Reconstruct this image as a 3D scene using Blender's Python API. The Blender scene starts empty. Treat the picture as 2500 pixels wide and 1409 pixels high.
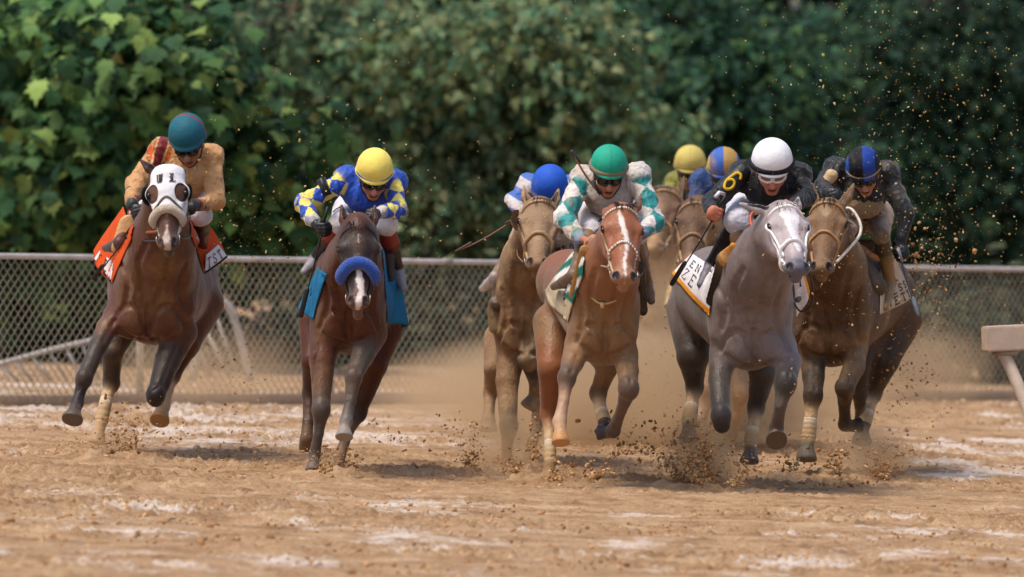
import bpy, math, random
import numpy as np
from mathutils import Vector

C = bpy.context.scene
# ---------------------------------------------------------------- camera, world, sun, exposure
F = 20833.0            # focal length in pixels of the 2500 px wide photograph (300 mm on a 36 mm sensor)
CAMZ = 2.37            # camera height
HORY = 250.0           # image row of the horizon
BANK = 0.034           # the track is banked down towards the right
cam = bpy.data.cameras.new('camera'); camo = bpy.data.objects.new('camera', cam)
C.collection.objects.link(camo); C.camera = camo
camo.location = (0, 0, CAMZ); camo.rotation_euler = (math.radians(90), 0, 0)
cam.lens = 300; cam.sensor_width = 36; cam.shift_y = -(704.5 - HORY) / 2500.0
cam.clip_start = 1; cam.clip_end = 1000
cam.dof.use_dof = True; cam.dof.focus_distance = 53.6; cam.dof.aperture_fstop = 2.6
SUN = Vector((-0.32, -0.20, 0.93)).normalized()
W = bpy.data.worlds.new('World'); C.world = W; W.use_nodes = True
nt = W.node_tree; sky = nt.nodes.new('ShaderNodeTexSky'); sky.sky_type = 'NISHITA'; sky.sun_disc = False
sky.sun_elevation = math.asin(SUN.z); sky.sun_rotation = math.atan2(SUN.x, SUN.y)
sky.air_density = 1.0; sky.dust_density = 3.0
nt.nodes['Background'].inputs[1].default_value = 0.15
nt.links.new(sky.outputs[0], nt.nodes['Background'].inputs[0])
sl = bpy.data.lights.new('sun', 'SUN'); sl.energy = 2.25; sl.angle = math.radians(16); sl.color = (1, .91, .77)
slo = bpy.data.objects.new('sun', sl); C.collection.objects.link(slo)
slo.rotation_euler = (-SUN).to_track_quat('-Z', 'Y').to_euler()
C.view_settings.view_transform = 'Standard'; C.view_settings.look = 'None'
C.view_settings.exposure = 0.30; C.view_settings.gamma = 1.0
C.cycles.max_bounces = 6; C.cycles.diffuse_bounces = 3; C.cycles.glossy_bounces = 3
C.cycles.transparent_max_bounces = 8; C.cycles.use_denoising = True
C.cycles.volume_step_rate = 2.0; C.cycles.volume_bounces = 1

rng = np.random.default_rng(7); random.seed(7)

# ---------------------------------------------------------------- small helpers
def lin(h):
    h = h.lstrip('#'); r = []
    for i in (0, 2, 4):
        c = int(h[i:i+2], 16) / 255.0
        r.append(c / 12.92 if c <= .04045 else ((c + .055) / 1.055) ** 2.4)
    return tuple(r)
def A(*v): return np.array(v, dtype=np.float32)
def P(px, py, d):                        # a point of the photograph at distance d
    return np.array([(px - 1250.0) * d / F, d, CAMZ - (py - HORY) * d / F], dtype=np.float32)
def gz(x): return -BANK * x
def unit(v): v = np.asarray(v, dtype=np.float64); return (v / (np.linalg.norm(v) + 1e-9)).astype(np.float32)
def tag(o, label=None, cat=None, group=None, kind=None):
    if label: o['label'] = label
    if cat: o['category'] = cat
    if group: o['group'] = group
    if kind: o['kind'] = kind
    return o
def link(name, me, mat, parent=None, smooth=True):
    o = bpy.data.objects.new(name, me); C.collection.objects.link(o)
    if mat is not None: me.materials.append(mat)
    me.polygons.foreach_set('use_smooth', np.full(len(me.polygons), bool(smooth)))
    if parent is not None: o.parent = parent
    return o
def mesh_np(name, V, Fc, col=None):
    """V (n,3); Fc (m,k) all faces with the same corner count; col (n,3)"""
    V = np.asarray(V, dtype=np.float32); Fc = np.asarray(Fc, dtype=np.int32)
    me = bpy.data.meshes.new(name); k = Fc.shape[1]
    me.vertices.add(len(V)); me.vertices.foreach_set('co', V.ravel())
    me.loops.add(Fc.size); me.loops.foreach_set('vertex_index', Fc.ravel())
    me.polygons.add(len(Fc)); me.polygons.foreach_set('loop_start', np.arange(0, Fc.size, k, dtype=np.int32))
    try: me.polygons.foreach_set('loop_total', np.full(len(Fc), k, dtype=np.int32))
    except Exception: pass
    if col is not None:
        a = me.color_attributes.new('Col', 'FLOAT_COLOR', 'POINT')
        c4 = np.ones((len(V), 4), dtype=np.float32); c4[:, :3] = col
        a.data.foreach_set('color', c4.ravel())
    me.update(calc_edges=True); me.validate()
    return me

class MB:                                 # collects quads / tris, links as one mesh
    def __init__(s): s.V = []; s.Q = []; s.n = 0; s.K = []
    def add(s, V, Q, col=None):
        V = np.asarray(V, dtype=np.float32); Q = np.asarray(Q, dtype=np.int32)
        if Q.shape[1] == 3: Q = np.concatenate([Q, Q[:, 2:3]], 1)
        s.V.append(V); s.Q.append(Q + s.n); s.n += len(V)
        s.K.append(np.tile(np.asarray(col if col is not None else (1, 1, 1), dtype=np.float32), (len(V), 1)) if np.ndim(col) < 2 else col)
        return s
    def build(s, name, mat, parent=None, smooth=True):
        V = np.concatenate(s.V); Q = np.concatenate(s.Q); K = np.concatenate(s.K)
        me = bpy.data.meshes.new(name)
        tri = Q[:, 2] == Q[:, 3]
        faces = np.where(tri, 3, 4).astype(np.int32)
        mask = np.ones(Q.shape, bool); mask[tri, 3] = False
        li = Q[mask]
        me.vertices.add(len(V)); me.vertices.foreach_set('co', V.ravel())
        me.loops.add(len(li)); me.loops.foreach_set('vertex_index', li)
        st = np.concatenate([[0], np.cumsum(faces)[:-1]]).astype(np.int32)
        me.polygons.add(len(Q)); me.polygons.foreach_set('loop_start', st)
        a = me.color_attributes.new('Col', 'FLOAT_COLOR', 'POINT')
        c4 = np.ones((len(V), 4), dtype=np.float32); c4[:, :3] = K
        a.data.foreach_set('color', c4.ravel())
        me.update(calc_edges=True); me.validate()
        return link(name, me, mat, parent, smooth)
    def box(s, c, size, R=None, col=None, bev=0.0):
        hx, hy, hz = [t / 2 for t in size]
        if bev <= 0:
            V = np.array([[x, y, z] for x in (-hx, hx) for y in (-hy, hy) for z in (-hz, hz)], dtype=np.float32)
            Q = [[0, 1, 3, 2], [4, 6, 7, 5], [0, 4, 5, 1], [2, 3, 7, 6], [0, 2, 6, 4], [1, 5, 7, 3]]
        else:
            import bmesh
            bm = bmesh.new(); bmesh.ops.create_cube(bm, size=1)
            for v in bm.verts: v.co = Vector((v.co.x * size[0], v.co.y * size[1], v.co.z * size[2]))
            bmesh.ops.bevel(bm, geom=bm.edges[:], offset=bev, segments=2, affect='EDGES')
            bmesh.ops.triangulate(bm, faces=bm.faces[:])
            V = np.array([v.co[:] for v in bm.verts], dtype=np.float32)
            Q = [[v.index for v in f.verts] for f in bm.faces]; bm.free()
        if R is not None: V = V @ np.asarray(R, dtype=np.float32).T
        return s.add(V + np.asarray(c, dtype=np.float32), Q, col)
    def tube(s, pts, rad, n=8, col=None, flat=None, cap=True):
        """pts (k,3), rad scalar or list; flat=(dir, factor) squashes the section along dir"""
        pts = np.asarray(pts, dtype=np.float64); k = len(pts)
        rad = np.full(k, rad) if np.ndim(rad) == 0 else np.asarray(rad, float)
        T = np.gradient(pts, axis=0); T /= np.linalg.norm(T, axis=1)[:, None] + 1e-9
        up = np.array([0, 0, 1.0]) if abs(T[0, 2]) < .9 else np.array([1.0, 0, 0])
        V = []; u = np.cross(T[0], up); u /= np.linalg.norm(u)
        a = np.arange(n) * 2 * math.pi / n
        for i in range(k):
            u = u - T[i] * (u @ T[i]); u /= np.linalg.norm(u) + 1e-9; w = np.cross(T[i], u)
            off = (np.cos(a)[:, None] * u + np.sin(a)[:, None] * w) * rad[i]
            if flat is not None:
                f = unit(flat[0]); off = off - np.outer(off @ f, f) * (1 - flat[1])
            V.append(pts[i] + off)
        V = np.concatenate(V); Q = []
        for i in range(k - 1):
            for j in range(n):
                b = (j + 1) % n; Q.append([i*n+j, i*n+b, (i+1)*n+b, (i+1)*n+j])
        if cap:
            V = np.concatenate([V, pts[:1], pts[-1:]]); 
            for j in range(n):
                b = (j + 1) % n
                Q.append([k*n, b, j, j]); Q.append([k*n+1, (k-1)*n+j, (k-1)*n+b, (k-1)*n+b])
        return s.add(V, Q, col)

def smooth_path(pts, n=6):
    pts = np.asarray(pts, dtype=np.float64)
    if len(pts) < 3: return pts
    Pp = np.concatenate([[2*pts[0]-pts[1]], pts, [2*pts[-1]-pts[-2]]]); out = []
    for i in range(1, len(Pp) - 2):
        for t in np.linspace(0, 1, n, endpoint=False):
            a, b, c, d = Pp[i-1:i+3]
            out.append(.5*((2*b)+(-a+c)*t+(2*a-5*b+4*c-d)*t*t+(-a+3*b-3*c+d)*t**3))
    out.append(pts[-1]); return np.array(out)

# value noise in numpy
_lat = np.random.default_rng(3).random((64, 64, 64)).astype(np.float32)
def vnoise(p, s):
    q = np.asarray(p, dtype=np.float32) * s + 1000.0
    i = np.floor(q).astype(np.int32); f = q - i; f = f * f * (3 - 2 * f); i &= 63; j = (i + 1) & 63
    x0, y0, z0 = i[:, 0], i[:, 1], i[:, 2]; x1, y1, z1 = j[:, 0], j[:, 1], j[:, 2]
    fx, fy, fz = f[:, 0], f[:, 1], f[:, 2]
    a = _lat[x0, y0, z0]*(1-fx)+_lat[x1, y0, z0]*fx; b = _lat[x0, y1, z0]*(1-fx)+_lat[x1, y1, z0]*fx
    c = _lat[x0, y0, z1]*(1-fx)+_lat[x1, y0, z1]*fx; d = _lat[x0, y1, z1]*(1-fx)+_lat[x1, y1, z1]*fx
    return (a*(1-fy)+b*fy)*(1-fz)+(c*(1-fy)+d*fy)*fz
def fbm(p, s, o=3):
    t = 0; w = 0; a = 1.0
    for k in range(o): t = t + a * vnoise(p + 7.3 * k, s * 2 ** k); w += a; a *= .5
    return t / w

# ---------------------------------------------------------------- implicit surfaces
class Cap:                                # tapered capsule, optional squashed section (sx, sy, sz)
    def __init__(s, a, b, ra, rb, col, k=.04, sq=None, sub=False, M=None):
        s.a = np.asarray(a, np.float32); s.b = np.asarray(b, np.float32); s.ra = ra; s.rb = rb; s.col = col; s.k = k
        s.sq = None if sq is None else np.asarray(sq, np.float32); s.sub = sub
    def box(s):
        m = max(s.ra, s.rb) * (1 if s.sq is None else max(1, s.sq.max()))
        return np.minimum(s.a, s.b) - m, np.maximum(s.a, s.b) + m
    def t(s, p):
        ab = s.b - s.a; return np.clip(((p - s.a) @ ab) / (ab @ ab + 1e-9), 0, 1)
    def d(s, p):
        t = s.t(p); q = p - s.a - t[:, None] * (s.b - s.a); r = s.ra + (s.rb - s.ra) * t
        if s.sq is not None:
            q = q / s.sq; return (np.sqrt((q * q).sum(1)) - r) * s.sq.min()
        return np.sqrt((q * q).sum(1)) - r
class Ell:                                # ellipsoid, R columns = axes
    def __init__(s, c, r, col, k=.04, R=None, sub=False):
        s.c = np.asarray(c, np.float32); s.r = np.asarray(r, np.float32); s.col = col; s.k = k; s.sub = sub
        s.R = None if R is None else np.asarray(R, np.float32)
    def box(s):
        e = s.r if s.R is None else np.sqrt(((s.R * s.r) ** 2).sum(1))
        return s.c - e, s.c + e
    def loc(s, p): q = p - s.c; return q if s.R is None else q @ s.R
    def d(s, p):
        q = s.loc(p); k0 = np.sqrt(((q / s.r) ** 2).sum(1)); k1 = np.sqrt(((q / (s.r * s.r)) ** 2).sum(1)) + 1e-6
        return k0 * (k0 - 1) / k1
def smin(a, b, k):
    h = np.maximum(k - np.abs(a - b), 0) / k; return np.minimum(a, b) - h * h * k * .25
def field_at(prims, p):
    d = np.full(len(p), .3, np.float32)
    for q in prims:
        e = q.d(p)
        d = -smin(-d, e, q.k) if q.sub else smin(d, e, q.k)
    return d
def snap(prims, pts, off=.006, it=5):
    """move points onto the surface at a given height above it"""
    p = np.array(pts, np.float32); e = .004
    for _ in range(it):
        d = field_at(prims, p); g = np.stack([field_at(prims, p + np.eye(3, dtype=np.float32)[i] * e) - d for i in range(3)], 1)
        g /= np.linalg.norm(g, axis=1)[:, None] + 1e-9
        p = p - g * np.clip(d - off, -.05, .05)[:, None]
    return p
def sdf_mesh(name, prims, h, mat, parent=None, noise=None, tau=.012, post=None, smooth_it=1, cut=None):
    lo = np.min([q.box()[0] for q in prims if not q.sub], 0) - 3 * h; hi = np.max([q.box()[1] for q in prims if not q.sub], 0) + 3 * h
    n = np.ceil((hi - lo) / h).astype(int) + 1
    D = np.full(n, .2, np.float32); ax = [lo[i] + h * np.arange(n[i], dtype=np.float32) for i in range(3)]
    for q in prims:
        a, b = q.box(); m = q.k + 2 * h
        i0 = np.maximum(np.floor((a - m - lo) / h).astype(int), 0); i1 = np.minimum(np.ceil((b + m - lo) / h).astype(int) + 1, n)
        if (i1 <= i0).any(): continue
        sl_ = tuple(slice(i0[i], i1[i]) for i in range(3))
        g = np.stack(np.meshgrid(*[ax[i][sl_[i]] for i in range(3)], indexing='ij'), -1).reshape(-1, 3).astype(np.float32)
        d = q.d(g).reshape(D[sl_].shape)
        D[sl_] = -smin(-D[sl_], d, q.k) if q.sub else smin(D[sl_], d, q.k)
    if cut is not None:                  # planes (point, normal): keep the side the normal points away from
        g = None
        X, Y, Z = np.meshgrid(*ax, indexing='ij', sparse=True)
        for (c0, nn) in cut:
            nn = unit(nn); D = np.maximum(D, (X - c0[0]) * nn[0] + (Y - c0[1]) * nn[1] + (Z - c0[2]) * nn[2])
    S = D < 0
    cs = [S[i:n[0]-1+i, j:n[1]-1+j, k:n[2]-1+k] for i in (0, 1) for j in (0, 1) for k in (0, 1)]
    cnt = sum(c.astype(np.int8) for c in cs); act = (cnt > 0) & (cnt < 8)
    idx = np.argwhere(act); N = len(idx)
    vid = np.full(act.shape, -1, np.int32); vid[act] = np.arange(N)
    val = np.stack([D[idx[:, 0]+i, idx[:, 1]+j, idx[:, 2]+k] for i in (0, 1) for j in (0, 1) for k in (0, 1)], 1)
    cor = np.array([[i, j, k] for i in (0, 1) for j in (0, 1) for k in (0, 1)], np.float32)
    acc = np.zeros((N, 3), np.float32); w = np.zeros(N, np.float32)
    for a in range(8):
        for b in range(a + 1, 8):
            if abs(cor[a] - cor[b]).sum() != 1: continue
            va, vb = val[:, a], val[:, b]; m = (va < 0) != (vb < 0)
            t = np.where(m, va / np.where(m, va - vb, 1), 0)
            acc += np.where(m[:, None], cor[a] + t[:, None] * (cor[b] - cor[a]), 0); w += m
    V = lo + h * (idx + acc / w[:, None])
    Q = []
    for axn in range(3):
        o1, o2 = [(1, 2), (2, 0), (0, 1)][axn]
        s0 = [slice(1, n[0]-1)] * 3; s0 = [slice(1, n[i]-1) for i in range(3)]
        s0[axn] = slice(0, n[axn]-1); s1 = list(s0); s1[axn] = slice(1, n[axn])
        a_ = S[tuple(s0)]; b_ = S[tuple(s1)]
        for flip, mm in ((False, a_ & ~b_), (True, ~a_ & b_)):
            e = np.argwhere(mm)
            for i in range(3):
                if i != axn: e[:, i] += 1
            def at(d1, d2):
                f = e.copy(); f[:, o1] -= d1; f[:, o2] -= d2; return vid[f[:, 0], f[:, 1], f[:, 2]]
            q4 = np.stack([at(1, 1), at(0, 1), at(0, 0), at(1, 0)], 1)
            Q.append(q4[:, ::-1] if flip else q4)
    Q = np.concatenate(Q); Q = Q[(Q >= 0).all(1)]
    for _ in range(smooth_it):
        E = np.concatenate([Q[:, [0, 1]], Q[:, [1, 2]], Q[:, [2, 3]], Q[:, [3, 0]]])
        s_ = np.zeros((N, 3), np.float64); c_ = np.zeros(N)
        for i in range(3):
            s_[:, i] += np.bincount(E[:, 0], V[E[:, 1], i], N); s_[:, i] += np.bincount(E[:, 1], V[E[:, 0], i], N)
        c_ = np.bincount(E[:, 0], minlength=N) + np.bincount(E[:, 1], minlength=N)
        V = (.4 * V + .6 * s_ / np.maximum(c_, 1)[:, None]).astype(np.float32)
    # colour from the nearest primitives
    W_ = np.zeros(N, np.float32); K = np.zeros((N, 3), np.float32)
    dm = np.full(N, 9, np.float32); ds = []
    act_ = [q for q in prims if q.col is not None and not q.sub]
    for q in act_:
        d = np.abs(q.d(V)) if q.sub else q.d(V)
        if q.sub: d = d - .004
        ds.append(d); dm = np.minimum(dm, d)
    for q, d in zip(act_, ds):
        w_ = np.exp(-(d - dm) / tau)
        m = w_ > .01
        c = q.col(q, V[m]) if callable(q.col) else np.asarray(q.col, np.float32)
        K[m] += w_[m, None] * c; W_ += np.where(m, w_, 0)
    K /= W_[:, None] + 1e-6
    for q in prims:                       # hollows carry their own colour
        if q.sub and q.col is not None:
            t = np.clip((h - q.d(V)) / (.6 * h), 0, 1); K = K * (1 - t[:, None]) + np.asarray(q.col, np.float32) * t[:, None]
    if noise is not None:
        layers = noise if isinstance(noise, list) else [(noise[0], noise[1], 'soft')]
        e = Q; nv = np.zeros((N, 3)); fn = np.cross(V[Q[:, 2]] - V[Q[:, 0]], V[Q[:, 3]] - V[Q[:, 1]])
        for c in range(4):
            for i in range(3): nv[:, i] += np.bincount(Q[:, c], fn[:, i], N)
        nv /= np.linalg.norm(nv, axis=1)[:, None] + 1e-12
        dsp = np.zeros(N)
        for (amp, sc, mode) in layers:
            v_ = V * np.asarray(sc, np.float32) if np.ndim(sc) else V * sc
            if mode == 'soft': dsp += (fbm(v_, 1.0, 3) - .5) * 2 * amp
            elif mode == 'ridge':
                wv = v_ + (fbm(v_ + 9, .7, 2) - .5)[:, None] * 1.2; dsp += ((1 - np.abs(2 * vnoise(wv, 1.0) - 1)) ** 3 - .3) * amp
        V = (V + nv * dsp[:, None]).astype(np.float32)
    if post is not None: K = post(V, K)
    me = mesh_np(name, V, Q, K)
    return link(name, me, mat, parent)

# ---------------------------------------------------------------- materials
def new_mat(name):
    m = bpy.data.materials.new(name); m.use_nodes = True
    return m, m.node_tree, m.node_tree.nodes['Principled BSDF']
def mat_col(name, rough=.6, spec=.4, bump=.0, bscale=60, var=.25, vscale=20, sheen=0, coat=0, stretch=None, metal=0, scales=None):
    """vertex colour Col times a soft noise, with bump"""
    m, t, b = new_mat(name); N = t.nodes; L = t.links
    a = N.new('ShaderNodeAttribute'); a.attribute_name = 'Col'
    tc = N.new('ShaderNodeTexCoord'); mp = N.new('ShaderNodeMapping'); L.new(tc.outputs['Object'], mp.inputs[0])
    if stretch: mp.inputs['Scale'].default_value = stretch
    n = N.new('ShaderNodeTexNoise'); n.inputs['Scale'].default_value = vscale; n.inputs['Detail'].default_value = 5; L.new(mp.outputs[0], n.inputs['Vector'])
    mr = N.new('ShaderNodeMapRange'); mr.inputs[1].default_value = .25; mr.inputs[2].default_value = .75
    mr.inputs[3].default_value = 1 - var; mr.inputs[4].default_value = 1 + var; L.new(n.outputs[0], mr.inputs[0])
    mx = N.new('ShaderNodeVectorMath'); mx.operation = 'SCALE'; L.new(a.outputs['Color'], mx.inputs[0]); L.new(mr.outputs[0], mx.inputs['Scale'])
    L.new(mx.outputs[0], b.inputs['Base Color'])
    b.inputs['Roughness'].default_value = rough; b.inputs['Specular IOR Level'].default_value = spec; b.inputs['Metallic'].default_value = metal
    if sheen: b.inputs['Sheen Weight'].default_value = sheen
    if coat: b.inputs['Coat Weight'].default_value = coat; b.inputs['Coat Roughness'].default_value = .25
    r1 = N.new('ShaderNodeMapRange'); r1.inputs[1].default_value = .3; r1.inputs[2].default_value = .7; r1.inputs[3].default_value = max(.05, rough - .12); r1.inputs[4].default_value = min(1, rough + .14); L.new(n.outputs[0], r1.inputs[0]); L.new(r1.outputs[0], b.inputs['Roughness'])
    if bump:
        n2 = N.new('ShaderNodeTexNoise'); n2.inputs['Scale'].default_value = bscale; n2.inputs['Detail'].default_value = 4; L.new(mp.outputs[0], n2.inputs['Vector'])
        bp = N.new('ShaderNodeBump'); bp.inputs['Strength'].default_value = bump; bp.inputs['Distance'].default_value = .02
        L.new(n2.outputs[0], bp.inputs['Height']); L.new(bp.outputs[0], b.inputs['Normal'])
    return m
M = {}
M['coat'] = mat_col('horse_coat', rough=.47, spec=.32, bump=.28, bscale=70, var=.09, vscale=24, stretch=(1, 1, .35), sheen=.12)
M['coat_muddy'] = mat_col('muddy_horse_coat', rough=.58, spec=.25, bump=.4, bscale=60, var=.14, vscale=32, stretch=(1, 1, .6))
M['silk'] = mat_col('racing_silk', rough=.55, spec=.3, bump=.6, bscale=26, var=.12, vscale=16, sheen=.15)
M['skin'] = mat_col('skin', rough=.5, spec=.4, bump=.1, bscale=90, var=.12, vscale=40)
M['helmet'] = mat_col('helmet_cover', rough=.66, spec=.25, bump=.22, bscale=26, var=.10, vscale=9)
M['leather'] = mat_col('leather', rough=.45, spec=.5, bump=.2, bscale=50, var=.2, vscale=30)
M['cloth'] = mat_col('saddle_cloth', rough=.8, spec=.15, bump=.3, bscale=30, var=.12, vscale=20)
M['gloss'] = mat_col('gloss', rough=.12, spec=.6, var=.05)
M['metal'] = mat_col('metal', rough=.35, spec=.5, var=.1, metal=.9)
M['hair'] = mat_col('hair', rough=.6, spec=.3, var=.3, vscale=60)
M['plain'] = mat_col('painted', rough=.6, spec=.3, var=.15, vscale=12, bump=.1, bscale=40)
# ---------------------------------------------------------------- the ground
def ground_mat():
    m, t, b = new_mat('track_dirt'); N = t.nodes; L = t.links
    g = N.new('ShaderNodeNewGeometry')
    def noise(s, det, rough=.6, sc=(1, 1, 1)):
        mp = N.new('ShaderNodeMapping'); mp.inputs['Scale'].default_value = sc; L.new(g.outputs['Position'], mp.inputs[0])
        n = N.new('ShaderNodeTexNoise'); n.inputs['Scale'].default_value = s; n.inputs['Detail'].default_value = det
        n.inputs['Roughness'].default_value = rough; L.new(mp.outputs[0], n.inputs['Vector']); return n
    r = N.new('ShaderNodeValToRGB'); n1 = noise(2.6, 8, .7); L.new(n1.outputs[0], r.inputs[0])
    e = r.color_ramp.elements; e[0].position = .32; e[0].color = (*lin('#826142'), 1); e[1].position = .66; e[1].color = (*lin('#c5a480'), 1)
    k = e.new(.48); k.color = (*lin('#aa8764'), 1)
    n2 = noise(1.5, 9, .74, (.75, .42, 1)); a = N.new('ShaderNodeAttribute'); a.attribute_name = 'Col'
    s = N.new('ShaderNodeSeparateColor'); L.new(a.outputs['Color'], s.inputs[0])
    ad = N.new('ShaderNodeMath'); ad.operation = 'ADD'; n5 = noise(9, 5, .8, (1, .6, 1)); m5 = N.new('ShaderNodeMath'); m5.operation = 'MULTIPLY_ADD'; m5.inputs[1].default_value = .22; m5.inputs[2].default_value = -.11; L.new(n5.outputs[0], m5.inputs[0]); a5 = N.new('ShaderNodeMath'); a5.operation = 'ADD'; L.new(n2.outputs[0], a5.inputs[0]); L.new(m5.outputs[0], a5.inputs[1]); L.new(a5.outputs[0], ad.inputs[0]); L.new(s.outputs[0], ad.inputs[1])
    mr = N.new('ShaderNodeMapRange'); mr.inputs[1].default_value = .555; mr.inputs[2].default_value = .64; L.new(ad.outputs[0], mr.inputs[0])
    mx = N.new('ShaderNodeMix'); mx.data_type = 'RGBA'; L.new(mr.outputs[0], mx.inputs[0]); L.new(r.outputs[0], mx.inputs[6])
    mx.inputs[7].default_value = (*lin('#dcc9b8'), 1)
    n4 = noise(46, 6, .75); g4 = N.new('ShaderNodeMapRange'); g4.inputs[1].default_value = .3; g4.inputs[2].default_value = .7; g4.inputs[3].default_value = .70; g4.inputs[4].default_value = 1.26; L.new(n4.outputs[0], g4.inputs[0])
    sc4 = N.new('ShaderNodeVectorMath'); sc4.operation = 'SCALE'; L.new(mx.outputs[2], sc4.inputs[0]); L.new(g4.outputs[0], sc4.inputs['Scale']); L.new(sc4.outputs[0], b.inputs['Base Color'])
    ro = N.new('ShaderNodeMapRange'); ro.inputs[3].default_value = .9; ro.inputs[4].default_value = .45; L.new(mr.outputs[0], ro.inputs[0]); L.new(ro.outputs[0], b.inputs['Roughness'])
    b.inputs['Specular IOR Level'].default_value = .2
    n3 = noise(28, 5, .7); bp = N.new('ShaderNodeBump'); bp.inputs['Strength'].default_value = .9; bp.inputs['Distance'].default_value = .03
    L.new(n3.outputs[0], bp.inputs['Height']); L.new(bp.outputs[0], b.inputs['Normal'])
    return m
M['dirt'] = ground_mat()
HOOF_MARKS = [(300, 1130), (250, 1120), (780, 1158), (830, 1158), (1240, 1150), (1345, 1175), (1700, 1190), (1800, 1195), (1980, 1170), (2150, 1165), (1300, 1150)]
def ground():
    x = np.arange(-5.1, 5.1, .0175); y = np.concatenate([np.arange(40.5, 60, .026), np.arange(60, 76, .05)])
    X, Y = np.meshgrid(x, y); n = X.size
    p = np.stack([X.ravel(), Y.ravel(), np.zeros(n)], 1).astype(np.float32)
    big = fbm(p * A(1, .7, 1), 1.4, 2) - .5; mid = fbm(p, 6, 3) - .5; fine = fbm(p, 26, 2) - .5
    cl = np.maximum(fbm(p + 31, 19, 2) - .62, 0) * .20
    soft = np.clip((fbm(p * A(.4, 1, 1) + 11, .9, 2) - .3) * 3, .25, 1)
    z = gz(p[:, 0]) + big * .03 + soft * (mid * .015 + fine * .010 + cl * .8) + (fbm(p, 55, 2) - .5) * .008
    # loose rough ridge of freshly turned dirt just in front of the hoofs
    yl = 53.0 + .12 * p[:, 0] + (fbm(p * A(1, 0, 1), 1.2, 2) - .5) * .7
    z += .02 * np.exp(-((p[:, 1] - yl + 1.2) / .5) ** 2) * (.3 + 1.4 * fbm(p + 5, 9, 2))
    # pits the hoofs have just punched
    for (mx_, my_) in HOOF_MARKS:
        s = (my_ - HORY - BANK * (mx_ - 1250)) / CAMZ; d = F / s; cx = (mx_ - 1250) / s
        r2 = ((p[:, 0] - cx) / .13) ** 2 + ((p[:, 1] - d) / .2) ** 2
        z += -.035 * np.exp(-r2) + .035 * np.exp(-(np.sqrt(r2) - 1.6) ** 2 / .15) * (.4 + fbm(p + 3, 20, 2))
    # low along the fence: sand creeps up
    e = np.clip(np.minimum(np.minimum(p[:, 0] + 5.1, 5.08 - p[:, 0]), np.minimum(p[:, 1] - 40.5, 75.9 - p[:, 1])) / .45, 0, 1); e = e * e * (3 - 2 * e)
    z = (gz(p[:, 0]) - .062) * (1 - e) + z * e
    p[:, 2] = z
    ny, nx = X.shape; i = np.arange(n).reshape(ny, nx)
    Q = np.stack([i[:-1, :-1], i[:-1, 1:], i[1:, 1:], i[1:, :-1]], -1).reshape(-1, 4)
    # strength of the pale patches by hand-placed zones: more on the left behind and right behind, none in the trampled strip
    s = F / p[:, 1]; py = HORY + CAMZ * s; px = 1250 + p[:, 0] * s
    zone = -.02 + .10 * np.exp(-((py - 1060) / 75) ** 2) * (px < 1250) + .08 * np.exp(-((py - 1090) / 60) ** 2) * (px > 2150)
    zone += .045 * np.exp(-((py - 1320) / 110) ** 2) - .10 * np.exp(-((py - 1175) / 45) ** 2)
    col = np.stack([np.clip(zone + .0, -1, 1)] * 3, 1)
    o = link('dirt_track', mesh_np('dirt_track', p, Q, col), M['dirt']); tag(o, 'raked tan dirt racetrack with pale patches', 'track', kind='structure')
ground()
def far_ground():
    mb = MB()
    V = [(-600, -100, 0), (600, -100, 0), (600, 900, 0), (-600, 900, 0)]
    V = [(x, y, gz(x) - .06 if abs(x) < 50 else (-1.7 - .06 if x > 0 else 1.7 - .06)) for x, y, _ in V]
    # outer sheet with the same bank near the track, level far away; sits 6 cm lower, so the track lies on it
    xs = [-600, -50, 50, 600]; ys = [-100, 38, 80, 900]; V = []; 
    for y in ys:
        for x in xs: V.append((x, y, -BANK * max(-50, min(50, x)) - .06))
    Q = [[r*4+c, r*4+c+1, r*4+c+5, r*4+c+4] for r in range(3) for c in range(3)]
    mb.add(V, Q, (0, 0, 0)); o = mb.build('ground', M['dirt']); tag(o, 'bare tan earth reaching away round the track', 'ground', kind='structure')
far_ground()
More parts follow.
